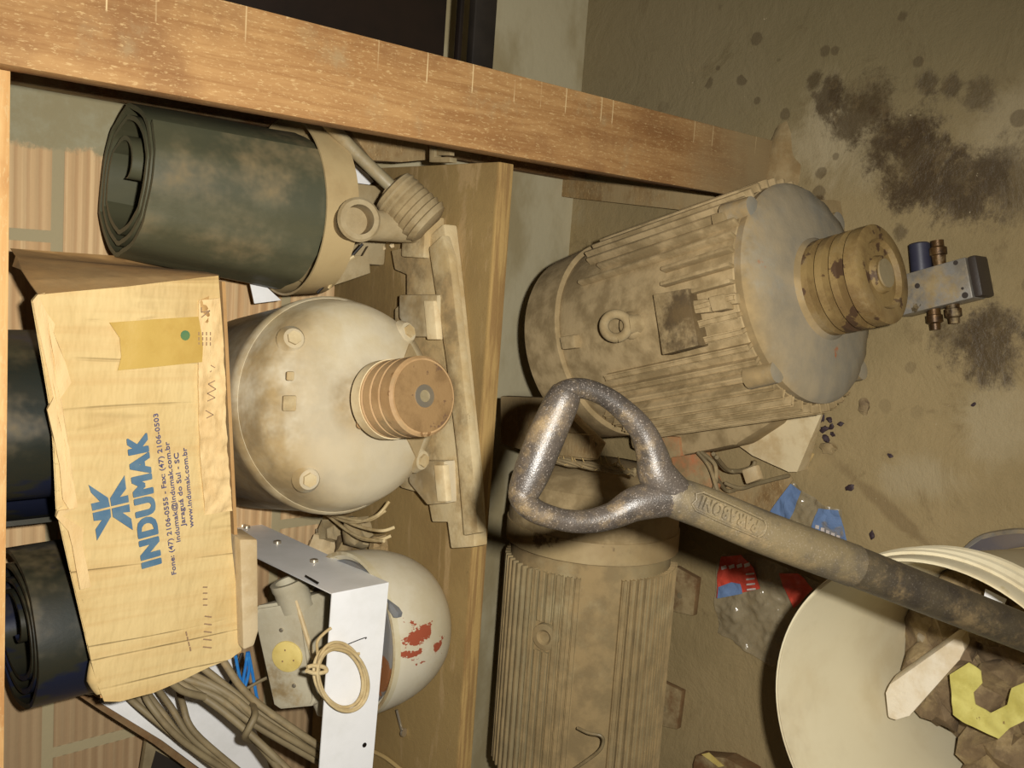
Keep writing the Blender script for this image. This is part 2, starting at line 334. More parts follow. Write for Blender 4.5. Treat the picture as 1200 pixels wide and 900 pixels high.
# ------------------------------------------------------------ mesh helpers
class MB:
    def __init__(s, M=None): s.bm = bmesh.new(); s.M = M or Matrix()
    def v(s, p): return s.bm.verts.new(s.M @ V(p))
    def box(s, c, size, rot=None, bev=0):
        R = (rot.to_matrix().to_4x4() if isinstance(rot, Euler) else rot) if rot else Matrix()
        mt = s.M @ Matrix.Translation(c) @ R
        q = bmesh.ops.create_cube(s.bm, size=1)['verts']
        for v in q: v.co = mt @ V([v.co[i]*size[i] for i in range(3)])
        if bev:
            e = {e for v in q for e in v.link_edges}
            bmesh.ops.bevel(s.bm, geom=list(e), offset=bev, segments=2, affect='EDGES', profile=.6)
        return s
    def prism(s, pts, vec, bev=0):
        vec = V(vec); a = [s.v(p) for p in pts]; b = [s.v(V(p)+vec) for p in pts]; n = len(a)
        f = [s.bm.faces.new(a), s.bm.faces.new(b[::-1])]
        for i in range(n): f.append(s.bm.faces.new((a[i], b[i], b[(i+1) % n], a[(i+1) % n])))
        bmesh.ops.recalc_face_normals(s.bm, faces=f)
        if bev:
            e = {e for x in f for e in x.edges}
            bmesh.ops.bevel(s.bm, geom=list(e), offset=bev, segments=2, affect='EDGES', profile=.6)
        return s
    def hull(s, pts):
        q = [s.v(p) for p in pts]; bmesh.ops.convex_hull(s.bm, input=q); return s
    def lathe(s, prof, p0=(0, 0, 0), d=(0, -1, 0), n=48, wob=None, closed=True):
        """prof: (distance along d, radius) pairs"""
        d = V(d).normalized(); p0 = V(p0)
        a = d.orthogonal().normalized() if abs(d.z) > .99 else d.cross(V((0, 0, 1))).normalized(); b = d.cross(a)
        rings = []
        for t_, r in prof:
            if r < 1e-6: rings.append([s.v(p0+d*t_)])
            else:
                rings.append([s.v(p0+d*t_+(a*math.cos(k*2*PI/n)+b*math.sin(k*2*PI/n))*(r*(wob(k*2*PI/n, t_) if wob else 1))) for k in range(n)])
        for r1, r2 in zip(rings, rings[1:]):
            for k in range(n):
                j = (k+1) % n
                if len(r1) == 1 and len(r2) == 1: continue
                if len(r1) == 1: s.bm.faces.new((r1[0], r2[j], r2[k]))
                elif len(r2) == 1: s.bm.faces.new((r1[k], r1[j], r2[0]))
                else: s.bm.faces.new((r1[k], r1[j], r2[j], r2[k]))
        if closed:
            for r, fl_ in ((rings[0], 1), (rings[-1], 0)):
                if len(r) > 1: s.bm.faces.new(r[::-1] if fl_ else r)
        return s
    def cyl(s, p0, p1, r0_, r1_=None, n=24):
        p0 = V(p0); p1 = V(p1); L = (p1-p0).length
        return s.lathe([(0, r0_), (L, r0_ if r1_ is None else r1_)], p0, p1-p0, n)
    def tube(s, pts, r, n=10, sub=6, flat=None, smooth=True):
        P = [V(p) for p in pts]; R_ = list(r) if hasattr(r, '__len__') else [r]*len(P)
        Q, RR = [], []
        if smooth and len(P) > 2:
            closed = (P[0]-P[-1]).length < 1e-6
            for i in range(len(P)-1):
                a = P[i-1] if i > 0 else (P[-2] if closed else P[0]); b, c = P[i], P[i+1]
                d_ = P[i+2] if i+2 < len(P) else (P[1] if closed else P[-1])
                for k in range(sub):
                    u = k/sub
                    Q.append(.5*((2*b)+(c-a)*u+(2*a-5*b+4*c-d_)*u*u+(3*b-a-3*c+d_)*u**3)); RR.append(R_[i]*(1-u)+R_[i+1]*u)
            Q.append(P[-1]); RR.append(R_[-1])
        else: Q, RR = P, R_
        t0 = (Q[1]-Q[0]).normalized(); nn = t0.orthogonal().normalized() if flat is None else (V(flat)-t0*V(flat).dot(t0)).normalized()
        rings = []
        for i, q in enumerate(Q):
            t_ = (Q[min(i+1, len(Q)-1)]-Q[max(i-1, 0)]).normalized()
            nn = (nn-t_*nn.dot(t_)).normalized(); bb = t_.cross(nn)
            rings.append([s.v(q+(nn*math.cos(k*2*PI/n)+bb*math.sin(k*2*PI/n))*RR[i]) for k in range(n)])
        for r1, r2 in zip(rings, rings[1:]):
            for k in range(n):
                j = (k+1) % n; s.bm.faces.new((r1[k], r1[j], r2[j], r2[k]))
        s.bm.faces.new(rings[0][::-1]); s.bm.faces.new(rings[-1])
        return s
    def rock(s, c, size, seed=0, sub=2, rough=.3, rot=(0, 0, 0)):
        q = bmesh.ops.create_icosphere(s.bm, subdivisions=sub, radius=.5)['verts']
        E_ = Euler(rot).to_matrix()
        for v in q:
            k = 1+rough*noise.noise(v.co*3.1+V((seed*7.3, seed*3.1, 0)))*1.6
            v.co = s.M @ (V(c)+E_ @ V([v.co[i]*size[i]*k for i in range(3)]))
        return s
    def sheet(s, poly, thick, cuts=4, amp=.002, freq=20, n=None, seed=0):
        """a flat polygon with thickness, subdivided and gently crumpled along its normal"""
        vs = [V(p) for p in poly]
        if n is None: n = (vs[1]-vs[0]).cross(vs[2]-vs[0]).normalized()
        b2 = bmesh.new(); f = b2.faces.new([b2.verts.new(p) for p in vs])
        bmesh.ops.triangulate(b2, faces=[f], quad_method='BEAUTY', ngon_method='BEAUTY')
        for _ in range(cuts):
            lim = max(e.calc_length() for e in b2.edges)*.55
            es = [e for e in b2.edges if e.calc_length() > lim]
            bmesh.ops.subdivide_edges(b2, edges=es, cuts=1, use_grid_fill=False)
            bmesh.ops.triangulate(b2, faces=b2.faces[:])
        for v in b2.verts:
            v.co += n*amp*(noise.noise(v.co*freq+V((seed, 0, 0)))*1.3+.5*noise.noise(v.co*freq*2.7))
        g = bmesh.ops.extrude_face_region(b2, geom=b2.faces[:])
        for v in [x for x in g['geom'] if isinstance(x, bmesh.types.BMVert)]: v.co += n*thick
        bmesh.ops.recalc_face_normals(b2, faces=b2.faces[:])
        me = bpy.data.meshes.new('tmp'); b2.to_mesh(me); b2.free()
        me.transform(s.M); s.bm.from_mesh(me); bpy.data.meshes.remove(me)
        return s
    def build(s, name, m, parent=None, sharp=38):
        bm = s.bm
        bmesh.ops.recalc_face_normals(bm, faces=bm.faces[:])
        ws = sorted([v.co for v in bm.verts], key=lambda c: c.z)
        xs = [v.co.x for v in bm.verts]; ys = [v.co.y for v in bm.verts]
        if parent is None:
            O = Matrix.Translation(((min(xs)+max(xs))/2, (min(ys)+max(ys))/2, ws[0].z))
        else: O = MW[parent.name]
        bm.transform(O.inverted())
        for f in bm.faces: f.smooth = True
        for e in bm.edges:
            if len(e.link_faces) == 2 and e.calc_face_angle(0) > math.radians(sharp): e.smooth = False
        me = bpy.data.meshes.new(name); bm.to_mesh(me); bm.free(); me.materials.append(m)
        o = bpy.data.objects.new(name, me); COL.objects.link(o)
        if parent is not None: o.parent = parent
        else: o.matrix_world = O
        MW[o.name] = O
        return o
MW = {}
def thing(name, label, cat, loc, rz=0, group=None):
    o = bpy.data.objects.new(name, None); COL.objects.link(o); o.empty_display_size = .05
    o.location = loc; o.rotation_euler = (0, 0, rz); o['label'] = label; o['category'] = cat
    if group: o['group'] = group
    MW[o.name] = Matrix.Translation(loc) @ Matrix.Rotation(rz, 4, 'Z'); return o
def tag(o, label, cat, group=None):
    o['label'] = label; o['category'] = cat
    if group: o['group'] = group
    return o
def struct(o): o['kind'] = 'structure'; return o

def text(body, p0, p1, height, n, m, parent, name='printed_text', bold=0, fat=0, depth=.0004, stretch=True, lift=.0012):
    """lettering laid from p0 to p1 along its baseline, capital letters `height` tall, on a surface with normal n"""
    cu = bpy.data.curves.new('t', 'FONT'); cu.body = body; cu.size = 1; cu.extrude = .0; cu.offset = fat; cu.space_character = 1+fat*2.5+(.14 if bold else 0); cu.resolution_u = 3
    ob = bpy.data.objects.new('t', cu); COL.objects.link(ob)
    bpy.context.view_layer.update()
    me = bpy.data.meshes.new_from_object(ob.evaluated_get(bpy.context.evaluated_depsgraph_get()))
    bpy.data.objects.remove(ob); 
    xs = [v.co.x for v in me.vertices]; x0, x1 = min(xs), max(xs)
    ex = (p1-p0); L = ex.length; ex.normalize(); n = V(n).normalized(); ez = n; ey = ez.cross(ex).normalized()
    sx = L/(x1-x0); sy = height/.69
    bm = bmesh.new(); bm.from_mesh(me); bpy.data.meshes.remove(me)
    for v in bm.verts: v.co = p0+ex*((v.co.x-x0)*sx)+ey*(v.co.y*sy)+n*lift
    g = bmesh.ops.extrude_face_region(bm, geom=bm.faces[:])
    for v in [x for x in g['geom'] if isinstance(x, bmesh.types.BMVert)]: v.co += n*depth
    if bold:
        g0 = bm.verts[:]+bm.edges[:]+bm.faces[:]
        for k, (ox, oy) in enumerate(((-1, 0), (-.5, 0), (.5, 0), (1, 0), (0, .45), (0, -.45), (.8, .4), (-.8, -.4), (.8, -.4), (-.8, .4))):
            d = bmesh.ops.duplicate(bm, geom=g0)
            for v in [x for x in d['geom'] if isinstance(x, bmesh.types.BMVert)]: v.co += (ex*ox+ey*oy)*bold+n*(.00002*(k+1))
    b = MB(); b.bm.free(); b.bm = bm
    return b.build(name, m, parent)

# ------------------------------------------------------------ the setting
WY = 1.29
struct(MB().box((0, .4, -.05), (3.6, 3.0, .1)).build('floor', m_floor))
# keep object space = world space for the floor and the wall
for o in list(COL.objects):
    if o.name == 'floor':
        o.data.transform(o.matrix_world); o.matrix_world = Matrix()
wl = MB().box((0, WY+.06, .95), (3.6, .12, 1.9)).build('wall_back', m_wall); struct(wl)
wl.data.transform(wl.matrix_world); wl.matrix_world = Matrix()

# upright timber at the right
PY = .872
pa = W(265, 0, y=PY); pb = W(850, 150, y=PY); pc = W(0, 75, y=PY); pd = W(600, 183, y=PY)
def line_x(a, b, z): return a.x+(b.x-a.x)*(z-a.z)/(b.z-a.z)
xr = lambda z: line_x(pa, pb, z); xl = lambda z: line_x(pc, pd, z)
t_ = thing('timber_post', 'rough brown timber post standing upright in front of the shelf', 'post', (xl(0), PY, 0))
MB().prism([(xl(0), PY, 0), (xr(0), PY, 0), (xr(1.3), PY, 1.3), (xl(1.3), PY, 1.3)], (0, .03, 0), .003).build('post_plank', m_post, t_)
z0 = 1.262
q = [W(20, 98, y=z0), W(130, 117, y=z0)]
xk = lambda z: line_x(W(20, 97, y=z0), W(135, 117, y=z0), z)
tag(MB().prism([(xk(.0), z0, 0), (xk(0)+.08, z0, 0), (xk(1.25)+.08, z0, 1.25), (xk(1.25), z0, 1.25)], (0, .024, 0), .002).build('rear_batten', m_oldwood),
    'dark narrow upright batten against the wall behind the rubber roll', 'batten')
# cement foot at the base of the post
MB().rock((xr(0)-.05, PY-.012, -.004), (.14, .07, .026), 3, 3, .25).build('cement_footing', m_cement)
tag(COL.objects['cement_footing'], 'lump of cement around the foot of the timber post', 'cement lump')

# shelf board
SZ = .5
sa = W(585, 185, z=SZ); sb = W(563, 500, z=SZ); sc = W(538, 900, z=SZ)
SY = (sa.y+sb.y+sc.y)/3
xs_r = xl(.5)-.001
sh = MB().prism([(-1.3, SY, SZ), (xs_r, SY, SZ), (xs_r, WY-.004, SZ), (-1.3, WY-.004, SZ)], (0, 0, -.024), .002).build('shelf_board', m_shelf)
sh.data.transform(sh.matrix_world); sh.matrix_world = Matrix.Translation((0, SY, 0)); sh.data.transform(sh.matrix_world.inverted())
tag(sh, 'dusty plywood shelf board carrying the round motor', 'shelf')
print('SHELF front y', SY, 'x right', xs_r, 'post', xl(0), xr(0), xl(.5), xr(.5))
# upper rail
ra = W(13, 80, y=.905); rb = W(6, 800, y=.905)
tag(MB().prism([(ra.x+.0, .905, ra.z), (-1.3, .905, ra.z+(rb.z-ra.z)/(rb.x-ra.x)*(-1.3-ra.x)), (-1.3, .905, 1.19), (ra.x, .905, 1.19)], (0, .03, 0), .002).build('upper_rail', m_rail),
    'pale orange wooden rail across the top, above the cardboard box', 'rail')
# wooden block on floor behind the post, and board against the wall
blk = [W(645, 208, z=.03), W(840, 226, z=.03), W(830, 250, z=.03), W(645, 229, z=.03)]
tag(MB().prism(blk, (0, 0, -.03), .002).build('wood_offcut', m_wood), 'flat dusty wood offcut on the floor behind the timber post', 'wood offcut')
brd = Ws([(408, 150), (432, 148), (500, 165), (504, 187), (470, 190), (436, 188)], y=1.16)
tag(MB().prism(brd, (0, .02, -.005), .001).build('short_board', m_wood), 'short dusty board leaning behind the metal rod', 'board')
t_ = thing('metal_clip', 'small flat metal clip beside the short board under the post', 'clip', W(512, 185, z=SZ))
MB().prism(Ws([(503, 168), (509, 168), (509, 184), (527, 184), (527, 190), (503, 190)], z=SZ+.012), (0, 0, -.012), .001).build('clip_plate', m_rod, t_)
MB().prism(Ws([(511, 170), (527, 172), (527, 182), (511, 182)], z=SZ+.008), (0, 0, -.008), .001).build('clip_tab', m_wax, t_)

# dark cabinet right of the post
CY = 1.10
c0 = W(583, 0, y=CY); c1 = W(560, 60, y=CY)
zb = c0.z
t_ = thing('dark_cabinet', 'black sheet metal cabinet against the wall to the right of the post', 'cabinet', (c1.x+.3, CY+.05, 0))
cx0, cx1 = .24, 1.0
MB().box(((cx0+cx1)/2, CY+.10, (zb+1.5)/2+.04), (cx1-cx0, .18, 1.5-zb-.08), bev=.004).build('cabinet_body', m_black, t_)
MB().box(((cx0+cx1)/2, CY+.006, zb+.02), (cx1-cx0, .014, .04), bev=.003).build('lower_frame', m_black2, t_)
MB().box(((cx0+cx1)/2, CY+.004, zb+.062), (cx1-cx0, .01, .006), bev=.001).build('door_edge', m_black, t_)

# ------------------------------------------------------------ rolled rubber
def spiral_roll(name, label, base, top, R1, turns, th, m, squash=1., inner=.3, seed=0, lip=None, group=None, phase=0, taper=1.0, ridge=0.):
    base = V(base); top = V(top); ax = top-base; L = ax.length; ax.normalize()
    a = V((1, 0, 0)); a = (a-ax*a.dot(ax)).normalized(); b = ax.cross(a)
    N = int(turns*60); pts = []
    for i in range(N+1):
        u = i/N; ang = phase+u*turns*2*PI
        r = R1*(inner+(1-inner)*u)
        r *= 1+.02*noise.noise(V((math.cos(ang)*1.5, math.sin(ang)*1.5, seed)))*2+.012*math.sin(7*ang)*(u > .6)
        r *= 1+ridge*sum(math.exp(-((ang+k_) % (2*PI)-PI)**2/.012) for k_ in (0, 1.1, 2.3, 3.0, 4.4, 5.3))
        sq = 1-(1-squash)*(1-u*.8)
        if i == 0:
            for j_ in range(18):
                w_ = j_/18; rj = r*(.12+.88*w_**.8); aj = ang-2.9*(1-w_)
                pts.append((rj*math.cos(aj)*sq, rj*math.sin(aj)*.9, aj, max(rj, .02)))
        pts.append((r*math.cos(ang)*sq, r*math.sin(ang), ang, r))
    N = len(pts)-1
    mb = MB()
    lays = []
    nl = 6
    for k in range(nl+1):
        v_ = k/nl
        row_o, row_i = [], []
        for (x_, y_, ang, r) in pts:
            f = (1+.012*noise.noise(V((math.cos(ang)*2, math.sin(ang)*2, v_*2+seed))))*(1+(taper-1)*v_)
            o_ = base+ax*(L*v_)+(a*x_+b*y_)*f
            e = 1-th/r
            i_ = base+ax*(L*v_)+(a*x_+b*y_)*f*e
            row_o.append(mb.bm.verts.new(o_)); row_i.append(mb.bm.verts.new(i_))
        lays.append((row_o, row_i))
    F = mb.bm.faces.new
    for (o0, i0), (o1, i1) in zip(lays, lays[1:]):
        for j in range(N):
            F((o0[j], o0[j+1], o1[j+1], o1[j])); F((i0[j+1], i0[j], i1[j], i1[j+1]))
        F((o0[0], o1[0], i1[0], i0[0])); F((o0[N], i0[N], i1[N], o1[N]))
    for (o0, i0), s_ in ((lays[0], 0), (lays[-1], 1)):
        for j in range(N):
            q_ = (o0[j], i0[j], i0[j+1], o0[j+1]); F(q_ if not s_ else q_[::-1])
    return tag(mb.build(name, m, None, 30), label, 'rubber roll', group)

spiral_roll('rubber_roll', 'green-black rubber sheet roll standing beside the timber post', W(338, 243, y=1.165), W(146, 207, y=1.175), .110, 2.7, .0066, m_rubber, .95, .66, 1, phase=1.0, taper=.88, ridge=.035)
spiral_roll('rubber_roll', 'largest dark rubber roll, sticking out of the torn cardboard box top', (-.203, 1.155, .815), (-.205, 1.155, 1.05), .122, 3.2, .006, m_rubber2, .7, .4, 4, phase=2.2)
spiral_roll('rubber_roll', 'dark rubber roll with an oval hollow at the far lower left of the box', (-.437, 1.15, .79), (-.445, 1.155, .978), .100, 3.0, .006, m_rubber2, .75, .62, 8, phase=.3)
tag(MB().cyl(W(112, 792, y=1.12), W(54, 782, y=1.12), .022, None, 28).build('rubber_tube', m_rubber2), 'small dark rubber tube beside the lower left rubber roll', 'rubber tube')

# tan collar the roll stands in, with fitting under it
ax = (V((.072, 1.185, .875))-V((.056, 1.165, .615))).normalized()
t_ = thing('metal_collar', 'tan metal collar holding up the standing green rubber roll', 'collar', (.055, 1.17, SZ))
p0 = W(338, 243, y=1.165)
axc = (W(146, 207, y=1.175)-p0).normalized(); axc = (axc+V((-.10, 0, 0))).normalized()
MB().lathe([(.006, .115), (-.040, .112), (-.040, .105), (.006, .112), (.006, .115)], p0, axc, 64, closed=False).build('collar_ring', m_ring, t_)
MB().lathe([(-.034, 0), (-.034, .099), (-.031, .099), (-.031, .0)], p0, axc, 48).build('collar_floor', m_ring, t_)
MB().box((.05, 1.2, SZ+.03), (.11, .09, .06), bev=.006).build('collar_base', m_wax, t_)
# pipe elbow
t_ = thing('pipe_elbow', 'dusty pipe fitting with a round open mouth below the rubber roll', 'pipe fitting', W(415, 262, z=SZ))
pm = W(419, 258, y=1.02)
dirm = (CP-pm).normalized()*.6+V((.1, -.3, -.1)); dirm.normalize()
MB().lathe([(-.03, .022), (-.006, .024), (0, .026), (.006, .027), (.009, .024), (.009, .018), (-.015, .017), (-.015, 0)], pm, dirm, 32).build('elbow_mouth', m_wax, t_)
MB().tube([pm-dirm*.02, pm-dirm*.035+V((0, .005, -.015)), V((pm.x, pm.y+.025, SZ))], .020, 16).build('elbow_body', m_wax, t_)
MB().box((pm.x-.012, pm.y+.03, SZ+.016), (.055, .05, .032), bev=.004).build('elbow_base', m_foot, t_)

# spool on a rod
t_ = thing('threaded_plug', 'dusty ribbed spool with a grey metal rod stuck in it, by the post', 'plug', W(490, 255, z=SZ))
pA = W(459, 222, z=.565); pB = W(501, 262, z=.53)
da = (pB-pA).normalized(); L = (pB-pA).length
prof = [(0, 0), (0, .027), (.002, .030)]
for i in range(7):
    t0 = .004+i*(L/7); prof += [(t0, .030+.0006*i), (t0+L/14, .0325-.0004*i), (t0+L/9, .030)]
prof += [(L+.006, .020), (L+.006, 0)]
MB().lathe(prof, pA, da, 36).build('spool', m_wax, t_)
MB().tube([W(383, 143, z=.64), W(421, 183, z=.605), W(462, 222, z=.567)], .0085, 14).build('rod', m_rod, t_)
MB().lathe([(-.004, .0), (-.004, .014), (.004, .014), (.004, 0)], pA, da, 24).build('collar_hole_rim', m_rustfoot, t_)
# light metal tab near the collar
tag(MB().prism(Ws([(416, 192), (432, 205), (438, 213), (424, 222), (412, 222), (410, 205)], y=1.19), (0, .004, 0)).build('metal_tab', m_white), 'small pale metal tab between the collar and the rod', 'metal tab')
# debris behind between roll and motor
for pl, y_, m_, nm, lb in (([(292, 328), (306, 330), (322, 345), (330, 352), (298, 356)], 1.2, m_white, 'metal_offcut', 'pale bent metal offcut behind the round motor, under the rubber roll'),
                     ([(395, 298), (425, 300), (432, 288), (434, 320), (405, 330), (380, 338)], 1.12, m_wax, 'plaster_flake', 'crumbled plaster flake between the collar and the round motor')):
    tag(MB().prism(Ws(pl, y=y_), (0, .01, -.004), .001).build(nm, m_), lb, 'debris')
t_ = thing('cut_wires', 'short cut wires with a yellow and a rusty end above the round motor', 'wires', W(400, 330, z=SZ))
MB().tube([W(372, 343, y=1.12), W(398, 316, y=1.1), W(425, 286, y=1.09)], .0018, 6).build('wire', m_black2, t_)
MB().tube([W(385, 338, y=1.11), W(400, 312, y=1.1), W(415, 300, y=1.09)], .0022, 6).build('wire', m_coil, t_)
MB().tube([W(396, 310, y=1.1), W(405, 300, y=1.09)], .0024, 6).build('wire_end', m_yellow, t_)

# ------------------------------------------------------------ round motor on the shelf
mx, mz = -.182, .639
T = thing('electric_motor', 'round cream electric motor with stepped pulley, sitting on the shelf', 'motor', (mx, 1.05, SZ))
ML = Matrix.Translation((mx, 1.05, mz)) @ Matrix.Rotation(math.radians(11.5), 4, 'Z')
R = .134
MB(ML).lathe([(-.215, 0), (-.215, R*.8), (-.2, R*.94), (-.18, R), (-.02, R), (-.01, R+.003), (.004, R+.003), (.008, R), (.008, 0)], n=72).build('motor_body', m_cream, T)
bell = [(.004, R+.001), (.012, R-.002), (.034, R-.006), (.052, R*.90), (.064, R*.78), (.071, R*.60), (.075, R*.42), (.078, R*.32), (.084, R*.27), (.090, R*.20), (.092, .0)]
MB(ML).lathe(bell, n=72).build('end_bell', m_cream, T)
def bellr(rr):   # distance along axis for a radius
    for (t1, r1), (t2, r2) in zip(bell, bell[1:]):
        if r2 <= rr <= r1: return t1+(t2-t1)*(r1-rr)/(r1-r2+1e-9)
    return .06
for k in range(4):
    a = PI/4+k*PI/2+.06; rr = R*.86; y_ = -bellr(rr)
    mb = MB(ML); c_ = V((math.cos(a)*rr, y_-.004, math.sin(a)*rr))
    mb.lathe([(-.006, .018), (.003, .012), (.004, 0)], c_, (math.cos(a)*.3, -1, math.sin(a)*.3), 20)
    lug = mb.build('bolt_lug', m_cream, T)
    MB(ML).lathe([(.002, .0085), (.007, .0085), (.007, 0)], c_, (math.cos(a)*.3, -1, math.sin(a)*.3), 6).build('bolt', m_foot, lug)
# vent windows and pads of the bell
for k, (a, rr, sz) in enumerate(((-1.15, .078, .03), (-2.0, .078, .03), (.25-PI/2+.9, .09, .02))):
    pass
for a in (-2.1, -1.05):
    mb = MB(ML); rr = .082; pts = []
    for (da_, dr) in ((-.24, .022), (.24, .022), (.13, -.020), (-.13, -.020)):
        r_ = rr+dr; pts.append(V((math.cos(a+da_)*r_, -bellr(r_)-.0035, math.sin(a+da_)*r_)))
    mb.prism(pts, (0, .004, 0), .0008).build('vent_window', m_dustmotor, T)
mb = MB(ML)
for px_, py_, s_ in ((337, 472, .012), (338, 440, .007)):
    q = W(px_, py_, y=.985)
    MB().box((q.x, .982-.001, q.z), (s_*1.5, .005, s_*1.3), rot=Euler((-.3, 0, 0)), bev=.0022).build('cast_pad', m_foot, T)
# hub, shaft, pulley
MB(ML).lathe([(.06, .034), (.085, .032), (.090, .028), (.1, .016), (.1, 0)], n=40).build('hub', m_dustmotor, T)
tp = .189
pr = .0455
MB(ML).lathe([(.07, .012), (tp+.001, .012), (tp+.001, 0)], n=24).build('shaft', m_rod, T)
pul = MB(ML).lathe([(tp-.076, 0), (tp-.076, pr-.004), (tp-.072, pr), (tp-.058, pr), (tp-.056, pr-.008), (tp-.054, pr), (tp-.041, pr), (tp-.039, pr-.008), (tp-.037, pr), (tp-.024, pr), (tp-.022, pr-.008), (tp-.020, pr), (tp-.003, pr), (tp, pr-.003), (tp, .016), (tp-.001, .0155), (tp-.001, 0)], n=56).build('pulley', m_pulley, T)
MB(ML).lathe([(tp-.002, pr-.005), (tp+.0006, pr-.005), (tp+.0006, .012)], n=48, closed=False).build('pulley_face', m_pulleyface, pul)
MB(ML).lathe([(tp-.077, pr-.003), (tp-.0765, pr+.0012), (tp-.060, pr+.0012), (tp-.060, pr-.006)], n=56, closed=False).build('pulley_rim', m_pulcream, pul)
MB(ML).lathe([(tp-.002, .014), (tp+.0015, .013), (tp+.002, .007), (tp-.001, .006), (tp-.001, 0)], n=24).build('hub_washer', m_screw, pul)
MB(ML).lathe([(0, .006), (.01, .006), (.012, 0)], (-.022, -.094, .022), (-.5, -.6, .4), 12).build('grease_nipple', m_pulley, T)
# cast feet
ft = Ws([(458, 293), (490, 287), (512, 268), (520, 262), (528, 330), (540, 450), (551, 560), (556, 641), (528, 643), (524, 612), (506, 612), (500, 580), (470, 572), (462, 560), (462, 362), (476, 350), (476, 322), (462, 316)], z=SZ+.022)
MB().prism(ft, (0, 0, -.022), .003).build('mounting_foot', m_foot, T)
r1_ = Ws([(523, 330), (533, 330), (552, 600), (540, 600)], z=SZ+.034)
MB().prism(Ws([(502, 290), (518, 275), (526, 300), (540, 420), (553, 540), (560, 625), (543, 628), (536, 540), (522, 420), (508, 330)], z=SZ+.034), (0, 0, -.013), .003).build('foot_rail', m_foot, T)
for pl in ([(467, 345), (512, 345), (512, 395), (480, 395), (467, 372)], [(480, 540), (520, 540), (522, 590), (500, 592), (478, 565)]):
    MB().prism(Ws(pl, z=SZ+.040), (0, 0, -.025), .004).build('foot_lug', m_cream, T)
for pl in ([(496, 352), (508, 352), (512, 398), (500, 398)], [(508, 545), (519, 545), (523, 588), (512, 588)]):
    MB().prism(Ws(pl, z=SZ+.044), (0, 0, -.01), .002).build('foot_pad', m_pulcream, T)
# terminal leads hanging under the body
for pts in (((380, 600), (410, 612), (440, 605), (456, 588)), ((382, 602), (412, 625), (440, 633), (458, 628)), ((385, 600), (415, 615), (445, 622), (462, 618)), ((390, 608), (420, 630), (450, 634)), ((376, 598), (400, 606), (430, 610), (452, 598))):
    MB().tube([W(a, b, z=.54+.02*math.sin(i)) for i, (a, b) in enumerate(pts)], .0023, 8).build('lead_wire', m_coil, T)

# rubble between motor and bracket
for i, (px, py, s_, m_) in enumerate(((362, 640, .05, m_batten), (385, 622, .035, m_wax), (398, 640, .03, m_rubble), (420, 628, .045, m_wax), (438, 640, .03, m_wood), (372, 622, .03, m_cream))):
    q = W(px, py, z=SZ+.02)
    if q.y > 1.25: q.y = 1.25
    tag(MB().rock((q.x, q.y, SZ+s_*.4), (s_*1.2, s_, s_*.9), i+5, 2, .5, (.3*i, .4, i)).build('plaster_lump', m_),
        ['cream plaster lump nearest the blue wires, under the round motor', 'small plaster lump in the row below the round motor', 'brown crumb of rubble in the row below the round motor', 'largest grey lump beside the motor lead wires', 'brown lump nearest the shelf edge in the rubble row', 'pale lump against the underside of the round motor'][i], 'plaster lump', 'plaster lumps beside the round motor')

# ------------------------------------------------------------ cardboard box
BY = 1.012; nY = V((0, -1, 0))
def FPt(px, py, dy=0): return W(px, py, y=BY+dy)
Bx = thing('cardboard_box', 'torn cardboard box with blue company print, lying on the motors', 'box', (W(270, 540, y=BY).x, BY, W(270, 540, y=BY).z))
edge = [(44, 345), (38, 352), (46, 368), (52, 382), (50, 398), (62, 425), (70, 450), (60, 470), (56, 480), (62, 510), (70, 545), (74, 585), (80, 596), (67, 598), (66, 606), (80, 622), (84, 640), (92, 690), (100, 735), (107, 775), (113, 800), (118, 812)]
front = [(256, 323)] + [(150, 335)] + edge + [(122, 822), (140, 822), (180, 812), (215, 797), (245, 782), (270, 772), (283, 762), (278, 700), (272, 640), (267, 560), (263, 470), (262, 400)]
MB().sheet([FPt(*p) for p in front], .004, 6, .0014, 12, V((0, 1, 0))).build('front_panel', m_card, Bx)
# torn inner ply along the edge
tr = [(p[0]+random.uniform(-1, 1), p[1]) for p in edge[:18]]
MB().sheet([FPt(a, b, -.001) for a, b in tr] + [FPt(a+random.uniform(7, 18), b-2, -.001) for a, b in tr[::-1]], .002, 3, .002, 60, V((0, -1, 0))).build('torn_edge', m_cardlt, Bx)
# right side panel, folded back and out
q0, q1, q2, q3 = FPt(44, 345), FPt(257, 322), W(232, 317, y=BY+.20), W(12, 291, y=BY+.14)
side = [q0, FPt(150, 335), q1, q2, W(140, 300, y=BY+.18), q3, W(18, 300, y=BY+.11), W(14, 312, y=BY+.10), W(24, 316, y=BY+.06), W(32, 328, y=BY+.03)]
MB().sheet(side, .0035, 4, .002, 18).build('side_panel', m_cardshade, Bx)
# floor, back and left fold
b0, b1 = FPt(260, 330, .004), FPt(281, 760, .004)
MB().prism([b0, b1, b1+V((0, .21, 0)), b0+V((0, .21, 0))], (0, 0, -.004)).build('bottom_panel', m_cardshade, Bx)
lf = [FPt(122, 820), FPt(106, 816, .0), FPt(103, 800, .012), FPt(104, 770, .02), FPt(108, 775, .004)]
MB().tube([FPt(112, 770, .006), FPt(112, 795, .008), FPt(117, 812, .006)], [.005, .009, .004], 10).build('folded_corner', m_card, Bx)
MB().sheet([FPt(118, 818, .002), FPt(283, 764, .002), FPt(283, 764, .18), FPt(150, 812, .2)], .0035, 3, .001, 20).build('end_panel', m_cardshade, Bx)
# crinkled lighter strip along the bottom fold
MB().sheet([FPt(a, b, -.0005) for a, b in ((233, 352), (257, 349), (262, 430), (265, 520), (271, 598), (240, 603), (234, 540), (231, 450))], .0022, 5, .0024, 70, V((0, -1, 0))).build('fold_strip', m_cardlt, Bx)
